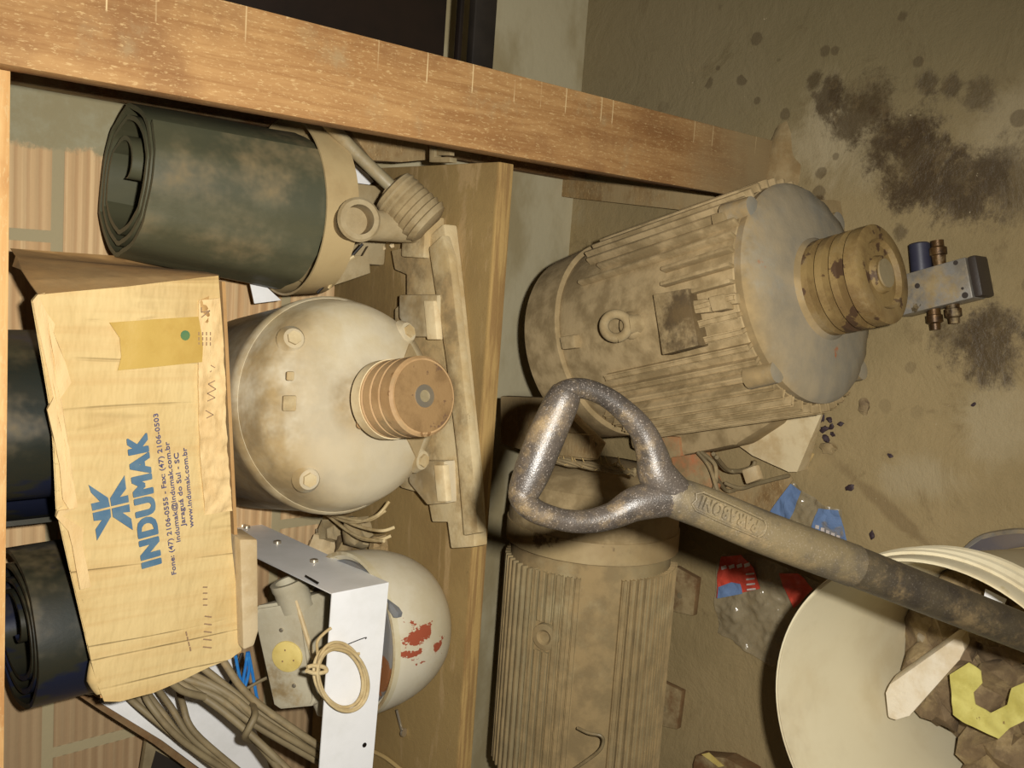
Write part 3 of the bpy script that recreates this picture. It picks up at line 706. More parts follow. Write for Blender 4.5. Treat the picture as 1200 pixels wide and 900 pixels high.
# scuffed ply at the top right, tape
MB().sheet([FPt(a, b, -.001) for a, b in ((245, 347), (234, 352), (236, 365), (244, 372), (238, 380), (232, 390), (243, 380), (247, 368), (242, 358))], .0008, 2, .0004, 60, V((0, -1, 0))).build('tear_mark', m_cardtorn, Bx)
MB().sheet([FPt(a, b, -.0022) for a, b in ((128, 378), (180, 374), (232, 371), (237, 400), (236, 424), (180, 430), (138, 434), (142, 418), (140, 396))], .0006, 4, .0022, 15, V((0, -1, 0))).build('tape_patch', m_tape, Bx)
MB().sheet([FPt(217+5.5*math.cos(k*PI/6), 393+6*math.sin(k*PI/6), -.0046) for k in range(12)], .0006, 1, 0, 1, V((0, -1, 0))).build('green_stamp', m_green, Bx)
PL = -.0030
text('INDUMAK', FPt(188, 658, PL), FPt(171, 509, PL), .0205, nY, m_ink, Bx, 'printed_company_name', fat=.0, bold=.0021)
text('Fone: (47) 2106-0555 - Fax: (47) 2106-0503', FPt(206, 672, PL), FPt(184.5, 484, PL), .0050, nY, m_ink2, Bx, 'printed_line', fat=.012)
text('indumak@indumak.com.br', FPt(211, 634, PL), FPt(197.5, 517, PL), .0050, nY, m_ink2, Bx, 'printed_line', fat=.012)
text('Jaraguá do Sul - SC', FPt(217, 616, PL), FPt(208.5, 530, PL), .0050, nY, m_ink2, Bx, 'printed_line', fat=.012)
text('www.indumak.com.br', FPt(226.5, 617, PL), FPt(218, 524, PL), .0050, nY, m_ink2, Bx, 'printed_line', fat=.012)
mb = MB()
for pl in ([(37, 420), (135, 485), (145, 530), (57, 551), (50, 515), (95, 505), (50, 460)], [(58, 562), (147, 541), (150, 580), (80, 700), (72, 645), (105, 597), (64, 602)],
           [(218, 373), (226, 440), (195, 482), (236, 472), (240, 507), (152, 528), (146, 488)], [(154, 539), (242, 518), (246, 556), (208, 560), (252, 590), (260, 648), (160, 582)]):
    mb.prism([FPt(95+a*.2333, 470+b*.2333, PL) for a, b in pl], (0, -.0004, 0))
mb.build('printed_logo', m_ink, Bx)
# faded small prints
def dash(a, b, w_=.0007):
    d_ = (b-a).normalized(); s_ = d_.cross(nY)*w_; MB().prism([a-s_, b-s_, b+s_, a+s_], (0, -.0004, 0)).build('faded_mark', m_pencil, Bx)
for k in range(5): dash(FPt(314-k*.5-74, 722+k*9-0, PL), FPt(322-74, 723+k*9, PL))
for k in range(4): dash(FPt(218+k*1.5, 740+k*6, PL), FPt(219+k*1.5, 745+k*6, PL))
for k in range(4): dash(FPt(238, 688+k*7, PL), FPt(243, 688+k*7, PL))
for row in range(4): 
    for k in range(3): dash(FPt(233+row*4.5, 389+k*6, PL-.001), FPt(233+row*4.5, 393+k*6, PL-.001), .0006)
for pts in ([(243, 470), (252, 466), (243, 461), (253, 456), (244, 450), (252, 446)], [(242, 490), (250, 486), (241, 481)], [(236, 352+8), (236, 366), (246, 364), (236, 372)], [(246, 436), (252, 431), (247, 428)]):
    for a, b in zip(pts, pts[1:]): dash(FPt(*a, PL-.001), FPt(*b, PL-.001), .0005)

# plastered batten propping the left end of the box
bt = Ws([(281, 632), (302, 632), (303, 740), (298, 757), (285, 762)], y=.995)
tag(MB().prism(bt, (0, .05, -.005), .003).build('plastered_batten', m_batten), 'short plaster-stained wooden batten under the lower edge of the cardboard box', 'batten')

# ------------------------------------------------------------ domed vessel
vc = V((-.473, 1.015)); vz = .62; vr = .104
T = thing('domed_casing', 'cream round-bottomed motor casing with chipped rusty paint, behind the white bracket', 'casing', (vc.x, vc.y, SZ))
MV = Matrix.Translation((vc.x, vc.y, 0))
prof = [(0, 0), (0, vr*.45)]
for k in range(1, 9):
    a = k/8*PI/2*.96; prof.append(((vz-.012-SZ)*(1-math.cos(a)), vr*(.45+.55*math.sin(a))))
prof += [(vz-SZ-.008, vr+.0005), (vz-SZ, vr), (vz-SZ, vr-.006), (vz-SZ-.004, vr-.006), (vz-SZ-.004, 0)]
MB(MV).lathe(prof, (0, 0, SZ), (0, 0, 1), 72).build('dome_shell', m_domeshell, T)
MB(MV).lathe([(0, vr-.010), (.005, vr-.010), (.005, 0)], (0, 0, vz-.004), (0, 0, 1), 64).build('cover_plate', m_bluegrey, T)
MB(MV).lathe([(-.001, vr+.0008), (.007, vr+.0008), (.007, vr-.004), (-.001, vr-.004)], (0, 0, vz-.004), (0, 0, 1), 72, closed=False).build('rim', m_dome, T)
lp = W(464, 718, z=vz+.004)
MB().hull([lp+V((.006*math.cos(k), .008*math.sin(k), h)) for k in range(6) for h in (-.004, .002)]+[V((lp.x, lp.y+.03, vz)), V((lp.x+.01, lp.y+.03, vz))]).build('lug', m_bluegrey, T)

# ------------------------------------------------------------ junction box
T = thing('junction_box', 'grey cast junction box with a yellow round cap, beside the coiled cord', 'junction box', V((-.49, 1.08, .66)))
n_l = V((0, -.62, .78)).normalized()
pc0 = W(333, 768, y=1.07)
lid = [W(a, b, n=n_l, p0=pc0) for a, b in ((297, 716), (302, 709), (348, 702), (352, 706), (369, 822), (366, 828), (328, 832), (322, 828))]
dp = V((.0, .012, -.062))
bk = [p+dp for p in lid]
MB().prism(lid, dp, .004).build('box_body', m_jbox, T)
MB().prism([p*.94+pc0*.06+n_l*.0005 for p in lid], n_l*.003, .001).build('box_lid', m_jbox, T)
yc = W(337, 769, n=n_l, p0=pc0+n_l*.003)
MB().lathe([(0, .0205), (.0025, .020), (.003, .019), (.003, 0)], yc, n_l, 32).build('yellow_cap', m_yellow, T)
for a, b in ((330, 738), (345, 803), (300, 716)):
    MB().lathe([(0, .003), (.002, .0028), (.003, 0)], W(a, b, n=n_l, p0=pc0+n_l*.003), n_l, 12).build('screw', m_screw, T)
for k, (a, b) in enumerate(((334, 762), (331, 775), (344, 774))):
    MB().box(W(a, b, n=n_l, p0=pc0+n_l*.0062), (.002, .002, .001)).build('cap_mark', m_pencil, T)
e1 = W(332, 706, n=n_l, p0=pc0)+dp*.28; e2 = W(362, 828, n=n_l, p0=pc0)+dp*.5
dx = (e1-e2).normalized()
MB().lathe([(-.012, .0225), (.014, .022), (.018, .0235), (.026, .0235), (.026, .017), (.01, .016), (.01, 0)], e1, dx, 36).build('conduit_boss', m_jbox, T)
MB().lathe([(-.01, .02), (.010, .019), (.014, .019), (.014, 0)], e2, -dx, 32).build('conduit_boss', m_jbox, T)
sd = [W(a, b, n=n_l, p0=pc0) for a, b in ((347, 703), (368, 772))]
MB().tube([sd[0]+n_l*.001, sd[1]+n_l*.001], .0032, 8, smooth=False).build('pale_ridge', m_pulcream, T)  # pale tube laid along the ridge at the lid's lower edge

# ------------------------------------------------------------ white bracket and coil
KY = .93
T = thing('white_bracket', 'bright white bent sheet-metal bracket in front of the domed casing', 'bracket', V((-.5, .94, .62)))
cA, cB = W(389, 697, y=KY), W(455.5, 684, y=KY)
cC, cD = W(436, 905, y=KY), W(374, 905, y=KY)
ext = lambda p, q, k: q+(q-p)*k
MB().prism([cA, cB, ext(cB, cC, .25), ext(cA, cD, .25)], (0, .0016, 0)).build('front_plate', m_white, T)
bu, bl = W(271, 640, y=1.2), W(279, 603, y=1.2)
nb = (cB-cA).cross(bu-cA).normalized(); bl = W(279, 603, n=nb, p0=cA)
MB().prism([cA, cB, bl, bu], nb*.0016).build('side_plate', m_bracketside, T)
for a, b in ((284, 618), (289, 620), (325, 638), (368, 660)):
    c_ = W(a, b, n=nb, p0=cA)
    cc = c_+(nb if nb.dot(CP-c_) > 0 else -nb)*.0036
    MB().lathe([(-.003, .0055), (.0015, .0050), (.003, 0)], cc, (nb if nb.dot(CP-c_) > 0 else -nb), 12).build('bolt', m_screw, T)
sgn = 1 if nb.dot(CP-cA) > 0 else -1
MB().prism([W(a, b, n=nb, p0=cA+nb*sgn*.0026) for a, b in ((357, 676), (358, 674), (374, 683), (372, 685))], nb*sgn*.0006).build('slot', m_black, T)
MB().lathe([(0, .003), (.0006, .003), (.0006, 0)], W(427, 873, y=KY-.0002), nY, 12).build('hole', m_black, T)
MB().tube([W(403, 757, y=KY-.0004), W(420, 750, y=KY-.0004), W(429, 747, y=KY-.0004), W(428, 749, y=KY-.0004)], .0006, 6).build('scratch', m_black2, T)

T = thing('coiled_cord', 'small coil of thin cream cord hanging over the white bracket', 'cord', W(395, 840, y=KY-.01))
rnd = random.Random(3)
for k in range(4):
    cx_, cy_ = 398+k*1.3, 794+rnd.uniform(-3, 3); pts = []
    ra_, rb_ = 29+rnd.uniform(-4, 5), 38+rnd.uniform(-4, 2); ph = rnd.uniform(-.25, .25)
    for j in range(15):
        a = j*2*PI/14+ph; ix = cx_+ra_*math.cos(a)+(rb_*.15*math.sin(a)); iy = cy_+rb_*math.sin(a)
        pts.append(W(ix, iy, y=KY-.006-k*.0035-.002*math.sin(3*a+k)))
    MB().tube(pts, .0019, 8, sub=4).build('cord_loop', m_coil, T)
MB().tube([W(a, b, y=KY-.016) for a, b in ((360, 782), (368, 780), (380, 782), (382, 787), (370, 789), (359, 786))], .0024, 8).build('cord_wrap', m_coil, T)
MB().tube([W(a, b, y=KY-.004) for a, b in ((372, 766), (372, 752), (380, 742), (388, 736))], .0018, 8).build('cord_end', m_coil, T)
MB().tube([W(a, b, y=KY-.012) for a, b in ((384, 760), (400, 762), (412, 766), (421, 766))], .0019, 8).build('cord_end', m_coil, T)

# ------------------------------------------------------------ cables lower left
def zyc(u): return 1.10-.10*u
T = thing('cable_bundle', 'thick bundle of dusty grey cables tied together below the box', 'cables', W(300, 850, y=1.06))
for k, (s0, s1, s2, s3) in enumerate((((198, 800), (250, 815), (300, 850), (395, 905)), ((215, 795), (262, 812), (305, 845), (400, 900)), ((225, 790), (270, 815), (315, 850), (420, 912)),
        ((238, 783), (275, 812), (318, 845), (430, 905)), ((262, 775), (285, 808), (320, 838), (405, 895)), ((205, 797), (250, 825), (295, 862), (350, 915)), ((222, 800), (262, 832), (300, 868), (335, 912)))):
    ys = (1.10, 1.08-.006*(k % 3), 1.05-.007*(k % 3), 1.02-.004*k)
    MB().tube([W(a, b, y=yy) for (a, b), yy in zip((s0, s1, s2, s3), ys)], .0048, 10).build('cable', m_cable, T)
MB().tube([W(a, b, y=1.03) for a, b in ((200, 799), (215, 810), (240, 817))], .0045, 10).build('cable', m_cable, T)
MB().tube([W(a, b, y=yy) for (a, b), yy in zip(((296, 826), (299, 838), (291, 855), (287, 864), (294, 868)), (1.06, 1.025, 1.02, 1.03, 1.06))], .0042, 10).build('cable_tie', m_cable, T)
T = thing('loose_cables', 'loose fan of grey cables dropping from the box corner over the white sheet', 'cables', W(220, 850, y=1.16))
for k, (s0, s1, s2, s3) in enumerate((((148, 815), (165, 830), (205, 862), (262, 905)), ((158, 812), (180, 838), (215, 868), (275, 908)), ((170, 808), (188, 832), (222, 872), (282, 908)),
        ((182, 804), (200, 828), (228, 868), (292, 912)), ((208, 800), (214, 825), (228, 858), (282, 905)), ((175, 806), (172, 820), (210, 865), (268, 905)))):
    MB().tube([W(a, b, y=yy) for (a, b), yy in zip((s0, s1, s2, s3), (1.17, 1.15-.004*k, 1.13-.004*k, 1.10))], .0043, 10).build('cable', m_cable, T)
tag(MB().sheet(Ws([(165, 806), (205, 790), (272, 764), (284, 810), (318, 905), (268, 905), (215, 866)], y=1.205), .0015, 3, .002, 9, V((0, 1, 0))).build('white_sheet', m_white), 'white metal sheet behind the cable bundle', 'sheet')
T = thing('cable_trunking', 'long grey-white trunking strip slanting past the corner of the box', 'trunking', W(180, 860, y=1.2))
MB().prism(Ws([(118, 824), (148, 816), (200, 852), (272, 905), (240, 905), (190, 868)], y=1.185), (0, .012, 0), .001).build('trunking_cover', m_white, T)
MB().prism(Ws([(72, 802), (84, 806), (125, 826), (190, 868), (248, 912), (234, 912), (180, 872), (120, 834)], y=1.19), (0, .02, 0), .001).build('trunking_back', m_rustfoot, T)
T = thing('framed_tile', 'small dark panel with a pale edge at the lower left corner by the bricks', 'panel', W(200, 895, y=1.25))
MB().prism(Ws([(172, 868), (182, 866), (240, 912), (165, 912)], y=1.25), (0, .01, 0), .001).build('panel_edge', m_cable, T)
MB().prism(Ws([(183, 880), (215, 898), (230, 912), (174, 912)], y=1.2485), (0, .003, 0)).build('panel_face', m_black2, T)
T = thing('blue_wires', 'bright blue wires hanging between the box and the junction box', 'wires', W(285, 800, y=1.1))
for pts in (((276, 768), (279, 785), (283, 800)), ((290, 764), (288, 780), (285, 800), (288, 815)), ((291, 764), (296, 790), (300, 812), (304, 830)), ((289, 768), (292, 780), (290, 795), (284, 812))):
    MB().tube([W(a, b, y=1.13) for a, b in pts], .0022, 8).build('wire', m_bluewire, T)
tag(MB().tube(Ws([(284, 765), (276, 785), (270, 800), (262, 815)], y=1.15), .0022, 6).build('black_wire', m_black2), 'thin black wire beside the blue wires', 'wire')
tag(MB().tube(Ws([(284, 810), (305, 798), (322, 790)], y=1.12), .0022, 6).build('grey_wire', m_cable), 'thin grey wire crossing the blue wires', 'wire')
# screw and stick on shelf
T = thing('screw', 'single long screw standing on the shelf beside the white bracket', 'screw', W(473, 858, z=SZ))
MB().cyl(W(465, 832, z=SZ+.012), W(471, 856, z=SZ+.004), .0018, .0022, 8).build('screw_shank', m_screw, T)
MB().lathe([(0, .006), (.003, .006), (.003, 0)], W(472, 858, z=SZ+.006), (.1, -1, -.3), 12).build('screw_head', m_screw, T)
tag(MB().tube(Ws([(436, 880), (452, 888), (470, 902)], z=SZ+.004), .003, 8).build('straw_stalk', m_stalk), 'dry stalk lying on the shelf at the foot of the bracket', 'stalk')

# ------------------------------------------------------------ big dusty motor on the floor
A0 = V((-.112, 1.075, 0)); A1 = V((.030, .589, 0)); az = .163
dirA = (A1-A0).normalized(); LA = (A1-A0).length; yaw = math.atan2(dirA.y, dirA.x)+PI/2
T = thing('electric_motor', 'large dust-caked ribbed motor on the floor with a grooved yellowish pulley', 'motor', (A0+A1)/2, yaw)
MA = Matrix.Translation((A0.x, A0.y, az)) @ Matrix.Rotation(yaw, 4, 'Z')       # local -Y runs towards the pulley
RB = .145
MB(MA).lathe([(0, 0), (0, RB*.55), (.003, RB*.85), (.016, RB*1.0), (.085, RB*1.03), (.087, RB*1.0), (.087, .1)], n=80).build('fan_cover', m_dustmotor, T)
def finned(a, t): 
    return 1.0
nf = 46
body = MB(MA)
body.lathe([(.08, .0), (.08, RB*.97), (.10, RB), (.39, RB), (.395, RB*.97), (.395, 0)], n=80)
bd = body.build('motor_body', m_dustmotor, T)
mb = MB(MA)
for k in range(nf):
    a = k*2*PI/nf
    if math.sin(a) < -.55: continue
    ca, sa_ = math.cos(a), math.sin(a)
    l0, l1 = .115+.01*noise.noise(V((k, 0, 0))),   .392+.012*noise.noise(V((k, 5, 0)))
    if math.sin(a) > .90: l0 = .285
    elif math.sin(a) > .72: l0 = .13+.03*(k % 2)
    c_ = V((ca*(RB+.004), -(l0+l1)/2, sa_*(RB+.004)))
    mb.box(c_, (.013, l1-l0, .0055), rot=Matrix.Rotation(-a, 4, 'Y'), bev=.0018)
mb.build('cooling_fins', m_dustmotor, T)
# lifting eye, nameplate, bumps on top
def topf(px, py, dz=0): return W(px, py, z=az+RB+dz)
ey = topf(735, 381, .006); 
MB(Matrix.Translation(ey-V((0, 0, .006)))).lathe([(-.006, .020), (.003, .018), (.008, .012), (.008, 0)], (.0, 0, 0), (0, 0, 1), 24).build('eye_base', m_dustmotor, T)
ec = topf(722, 382, .02); mb = MB(); ring = []
va = V((dirA.y, -dirA.x, 0)); vb = (dirA*-.75+V((0, 0, .66))).normalized()
for k in range(25):
    a = k*2*PI/24; ring.append(ec+(va*math.cos(a)+vb*math.sin(a))*.016)
mb.tube(ring, .0065, 12, sub=2); mb.cyl(ec-vb*.012-V((0, 0, .005)), ec-vb*.04-V((0, 0, .016)), .013, .015)
mb.build('lifting_eye', m_wax, T)
MB().prism(Ws([(765, 345), (806, 338), (818, 405), (776, 416)], z=az+RB+.016), (0, 0, -.022), .0015).build('name_plate', m_plate, T)
for pl, h in (([(810, 352), (828, 350), (832, 366), (812, 368)], .010), ([(829, 348), (848, 344), (852, 362), (834, 366)], .014), ([(853, 344), (862, 343), (864, 356), (856, 357)], .006), ([(832, 252), (846, 248), (848, 262), (835, 266)], -.02)):
    MB().prism(Ws(pl, z=az+RB+h), (0, 0, -.022), .003).build('top_lug', m_dustmotor, T)
MB().prism(Ws([(655, 395), (672, 392), (674, 408), (658, 410)], z=az+RB+.01), (0, 0, -.02), .003).build('cover_clip', m_dustmotor, T)
# front end shield
MB(MA).lathe([(.388, RB*.9), (.390, RB*.99), (.402, RB*1.0), (.408, RB*.96), (.415, RB*.80), (.421, RB*.56), (.424, RB*.46), (.432, RB*.42), (.434, RB*.36), (.434, 0)], n=80,
             wob=lambda a, t: 1+(.012*math.sin(a*22) if t > .405 and t < .422 else 0)).build('end_shield', m_greypaint, T)
for k in range(4):
    a = PI/4+k*PI/2
    MB(MA).lathe([(-.02, .016), (.02, .014), (.022, 0)], (math.cos(a)*RB*1.0, -.385, math.sin(a)*RB*1.0), (0, -1, 0), 16).build('shield_lug', m_greypaint, T)
MB(MA).lathe([(.39, .018), (LA+.004, .018), (LA+.004, 0)], n=24).build('shaft', m_rod, T)
pr = .062; p_ = []
t0 = LA-.078
p_ += [(t0, 0), (t0, pr-.002)]
for k in range(4):
    s0 = t0+.002+k*.0195
    p_ += [(s0, pr), (s0+.009, pr), (s0+.0125, pr-.011), (s0+.0155, pr-.011), (s0+.019, pr)] if k < 3 else [(s0, pr), (LA-.002, pr)]
p_ += [(LA, pr-.003), (LA, .044), (LA-.006, .040), (LA-.006, .024), (LA+.002, .022), (LA+.002, 0)]
MB(MA).lathe(p_, n=64).build('pulley', m_ylpulley, T)
# feet
for s_, l0, l1, wd in ((-1, .10, .16, .16), (1, .10, .16, .15), (1, .33, .38, .145)):
    MB(MA).hull([(s_*.07, -l0, -az+.004), (s_*wd, -l0, -az+.001), (s_*wd, -l1, -az+.001), (s_*.07, -l1, -az+.001), (s_*wd, -l0, -az+.02), (s_*wd, -l1, -az+.02),
                 (s_*.132, -l0, -.03), (s_*.132, -l1, -.03), (s_*.07, -l0, -.1), (s_*.07, -l1, -.1)]).build('foot', m_dustmotor, T)
fp = Ws([(846, 508), (905, 488), (916, 520), (934, 553), (924, 553), (882, 534)], z=.035)
mb = MB(); mb.hull(fp+[V((p.x, p.y+.004, .0)) for p in fp]+[MA @ V((-.14, -.30, -.11)), MA @ V((-.14, -.34, -.11))]); mb.build('foot', m_pulcream, T)
sk = Ws([(735, 478), (900, 444), (908, 494), (862, 522), (775, 540), (738, 526)], z=.085)
mb = MB(); mb.prism(sk, (0, 0, -.085), .010); mb.build('base_skirt', m_dustmotor, T)

# ------------------------------------------------------------ grey ribbed motor
gy, gz, gr_ = 1.035, .155, .128
xa = -.415
T = thing('electric_motor', 'grey ribbed motor lying sideways under the shelf with rusty feet', 'motor', (-.6, gy, 0))
MG = Matrix.Translation((0, gy, gz))
MB(MG).lathe([(0, 0), (0, gr_*.9), (.012, gr_*.985), (.03, gr_), (.36, gr_), (.38, gr_*.96), (.39, .1), (.39, 0)], (xa, 0, 0), (-1, 0, 0), 80).build('motor_body', m_greymotor, T)
mb = MB(MG)
for k in range(60):
    a = k*2*PI/60
    if -.7 > math.sin(a): continue
    # flat bare strip facing the viewer's upper side
    if 2.28 < a < 2.62: continue
    y_, z_ = math.cos(a)*(gr_+.003), math.sin(a)*(gr_+.003)
    l0 = .028+.004*noise.noise(V((k, 2, 0)))
    segs = [(l0, .37)]
    if 1.75 < a < 1.98: segs = [(l0, .10), (.15, .37)]
    for s0, s1 in segs:
        mb.box((xa-(s0+s1)/2, y_, z_), (s1-s0, .011, .0062), rot=Matrix.Rotation(a, 4, 'X'), bev=.002)
mb.build('cooling_fins', m_greymotor, T)
a = 1.86
MB(MG).lathe([(-.01, .022), (.008, .020), (.010, .012), (.006, .008), (.006, 0)], (xa-.125, math.cos(a)*gr_, math.sin(a)*gr_), (0, math.cos(a), math.sin(a)), 28).build('lifting_boss', m_greymotor, T)
# fan cover to the right
MB(MG).lathe([(0, 0), (0, gr_*.5), (.006, gr_*.86), (.024, gr_*1.03), (.115, gr_*1.07), (.125, gr_*1.07), (.1255, gr_*1.0), (.1255, .08)], (xa+.122, 0, 0), (-1, 0, 0), 80).build('fan_cover', m_dustmotor, T)
MB(MG).lathe([(0, gr_*1.075), (.032, gr_*1.078), (.032, gr_*1.05), (0, gr_*1.05), (0, gr_*1.075)], (xa+.030, 0, 0), (-1, 0, 0), 80, closed=False).build('cover_band', m_ring, T)
MB().lathe([(0, .004), (.003, .004), (.004, 0)], W(710, 652, y=gy-.105), (0, -.8, .6), 12).build('screw', m_rod, T)
for pl in ([(760, 664), (792, 664), (817, 678), (812, 722), (785, 716), (768, 706)], [(752, 795), (770, 796), (799, 810), (793, 855), (762, 848), (748, 838)]):
    mb = MB().prism(Ws(pl, z=.012), (0, 0, -.012), .002); ft_ = mb.build('foot', m_rustfoot, T)
    c_ = W(sum(p[0] for p in pl[2:4])/2-18, sum(p[1] for p in pl[2:4])/2-2, z=.0125)
    MB().lathe([(0, .005), (.0006, .005), (.0006, 0)], c_, (0, 0, 1), 16).build('bolt_hole', m_cable, ft_)
    c2 = W((pl[1][0]+pl[0][0])/2-20, (pl[1][1]+pl[4][1])/2, z=.02)
    MB().hull([c2+V((sx*.028, sy, 0)) for sx in (-1, 1) for sy in (-.03, .03)]+[V((c2.x+sx*.028, gy-.09, .10)) for sx in (-1, 1)]+[V((c2.x+sx*.028, c2.y+.01, .06)) for sx in (-1, 1)]).build('foot_web', m_rustfoot, T)
tag(MB().tube([W(a, b, z=zv) for (a, b), zv in zip(((677, 853), (690, 859), (704, 862), (707, 870), (700, 882), (672, 902)), (.275, .275, .268, .262, .262, .262))], .0024, 8).build('bent_wire', m_rod), 'short bent wire lying on the grey ribbed motor', 'wire')

# things between the motors
T = thing('straw_rope', 'frayed dusty rope lying between the two floor motors', 'rope', W(695, 548, z=.24))
for k in range(5):
    MB().tube([W(640+a*26, 538+a*4+3.5*math.sin(a*2.4+k*1.25), z=.287+.004*math.cos(a*2.4+k*1.25)) for a in range(5)], .0028, 6).build('rope_strand', m_wax, T)
for k in range(22):
    a = rnd.uniform(0, 4); q = W(640+a*26, 538+a*4, z=.288)
    MB().tube([q, q+V((rnd.uniform(-.006, .02), rnd.uniform(-.012, .012), .006))], .0008, 5, smooth=False).build('frayed_fibre', m_stalk, T)
tag(MB().prism(Ws([(586, 464), (636, 466), (660, 480), (700, 520), (690, 540), (632, 534), (586, 520)], z=.285), (0, 0, -.02), .003).build('dusty_board', m_wood), 'dusty board wedged between the floor motors under the shovel grip', 'board')
tag(MB().prism(Ws([(655, 506), (690, 510), (694, 538), (654, 534)], z=.297), (0, 0, -.011), .002).build('small_block', m_wood), 'small wooden block seen through the shovel grip', 'wood block')
tag(MB().prism([V((-.235, .93, 0)), V((-.33, .91, 0)), V((-.33, .965, 0)), V((-.24, .98, 0))], (0, 0, .09), .004).build('red_brick_piece', m_redclay), 'piece of reddish brick beside the shovel shaft', 'brick')
tag(MB().prism(Ws([(786, 536), (828, 530), (842, 566), (838, 577), (790, 556)], z=.10), (0, 0, -.01), .002).build('clay_tile', m_redclay), 'reddish clay tile fragment beside the big motor foot', 'tile')
T = thing('wire_tangle', 'tangle of dusty wires on the floor beside the big motor foot', 'wires', W(860, 560, z=.0))
for pts in (((818, 530), (832, 548), (842, 578), (850, 592)), ((822, 530), (838, 545), (838, 570), (830, 592)), ((840, 536), (856, 552), (880, 548), (885, 540)), ((836, 532), (850, 550), (872, 552)), ((850, 566), (868, 572), (890, 566), (925, 557)), ((838, 558), (852, 575), (866, 572))):
    MB().tube([W(a, b, z=.118 if a < 850 else .06) for a, b in pts], .0032, 8).build('wire', m_cable, T)
MB().box(W(882, 556, z=.065), (.022, .026, .012), rot=Euler((0, 0, .5)), bev=.003).build('plug_tip', m_batten, T)
tag(MB().sheet(Ws([(838, 572), (890, 566), (926, 556), (930, 562), (898, 605), (870, 620), (830, 600)], z=.035), .002, 4, .003, 14, V((0, 0, 1))).build('dusty_sheet', m_wood), 'flat dusty cardboard sheet on the floor beside the blue packet', 'cardboard sheet')

# ------------------------------------------------------------ bags
T = thing('plastic_packet', 'crumpled clear plastic packet with red and blue print, beside the bucket', 'packet', W(890, 720, z=0))
MB().sheet(Ws([(850, 648), (900, 655), (955, 680), (975, 690), (940, 740), (925, 770), (905, 782), (885, 768), (860, 750), (840, 742), (838, 700), (842, 660)], z=.012), .0006, 6, .007, 30, V((0, 0, 1))).build('film', m_clear, T)
MB().sheet(Ws([(846, 652), (870, 650), (884, 665), (890, 690), (868, 695), (842, 700), (841, 672)], z=.018), .0006, 4, .006, 30, V((0, 0, 1)), 2).build('red_print', m_redfilm, T)
MB().sheet(Ws([(912, 672), (935, 672), (954, 690), (932, 712), (922, 695)], z=.019), .0006, 4, .006, 30, V((0, 0, 1)), 5).build('red_print', m_redfilm, T)
MB().sheet(Ws([(842, 688), (858, 682), (868, 684), (869, 696), (842, 701)], z=.023), .0006, 3, .004, 30, V((0, 0, 1)), 2).build('blue_print', m_bluefilm, T)
for k in range(4):
    MB().sheet(Ws([(845+k*9, 664-k), (851+k*9, 662-k), (852+k*9, 666-k), (846+k*9, 668-k)], z=.026), .0005, 1, .002, 30, V((0, 0, 1))).build('white_print', m_whitefilm, T)
    MB().sheet(Ws([(874+k*.5, 672+k*6), (884+k*.5, 671+k*6), (884+k*.5, 673+k*6), (874+k*.5, 674+k*6)], z=.026), .0005, 1, .002, 30, V((0, 0, 1))).build('white_print', m_whitefilm, T)
T = thing('plastic_packet', 'crumpled clear plastic packet with blue print above the shovel shaft', 'packet', W(945, 600, z=0))
MB().sheet(Ws([(928, 566), (940, 575), (965, 592), (985, 598), (992, 636), (970, 632), (930, 622), (895, 604), (905, 590)], z=.012), .0006, 6, .007, 30, V((0, 0, 1)), 3).build('film', m_clear, T)
MB().sheet(Ws([(926, 567), (938, 576), (930, 600), (924, 612), (898, 598), (905, 588)], z=.018), .0006, 4, .005, 30, V((0, 0, 1)), 2).build('blue_print', m_bluefilm, T)
MB().sheet(Ws([(958, 596), (982, 598), (992, 637), (972, 632), (950, 622)], z=.018), .0006, 4, .005, 30, V((0, 0, 1)), 7).build('blue_print', m_bluefilm, T)
for k in range(5):
    MB().sheet(Ws([(956+k*6, 615+k*3), (960+k*6, 616+k*3), (960+k*6, 620+k*3), (956+k*6, 619+k*3)], z=.026), .0005, 1, .002, 30, V((0, 0, 1))).build('white_print', m_whitefilm, T)

# ------------------------------------------------------------ bucket and its rubble
bc = V((-.4215, .395)); bz = .35; br_ = .1655
T = thing('plastic_bucket', 'large white plastic bucket full of rubble under the shovel shaft', 'bucket', (bc.x, bc.y, 0))
MBk = Matrix.Translation((bc.x, bc.y, 0))
MB(MBk).lathe([(.004, 0), (0, .128), (.002, .133), (.22, .158), (.26, .161), (.30, .165), (.350, .1685), (.351, br_+.001), (.349, br_), (.012, .128), (.012, 0)], (0, 0, 0), (0, 0, 1), 96).build('bucket_wall', m_bucket, T)
for zr, rr in ((.300, .1735), (.272, .171), (.322, .1735)):
    MB(MBk).lathe([(0, .1655), (0, rr), (.003, rr+.0015), (.006, rr), (.006, .1655)], (0, 0, zr), (0, 0, 1), 96, closed=False).build('outer_rib', m_bucket, T)
MB(MBk).lathe([(0, br_+.001), (.001, br_+.004), (-.004, br_+.0055), (-.022, br_+.005), (-.022, br_+.003)], (0, 0, .350), (0, 0, 1), 96, closed=False).build('rim_lip', m_bucket, T)
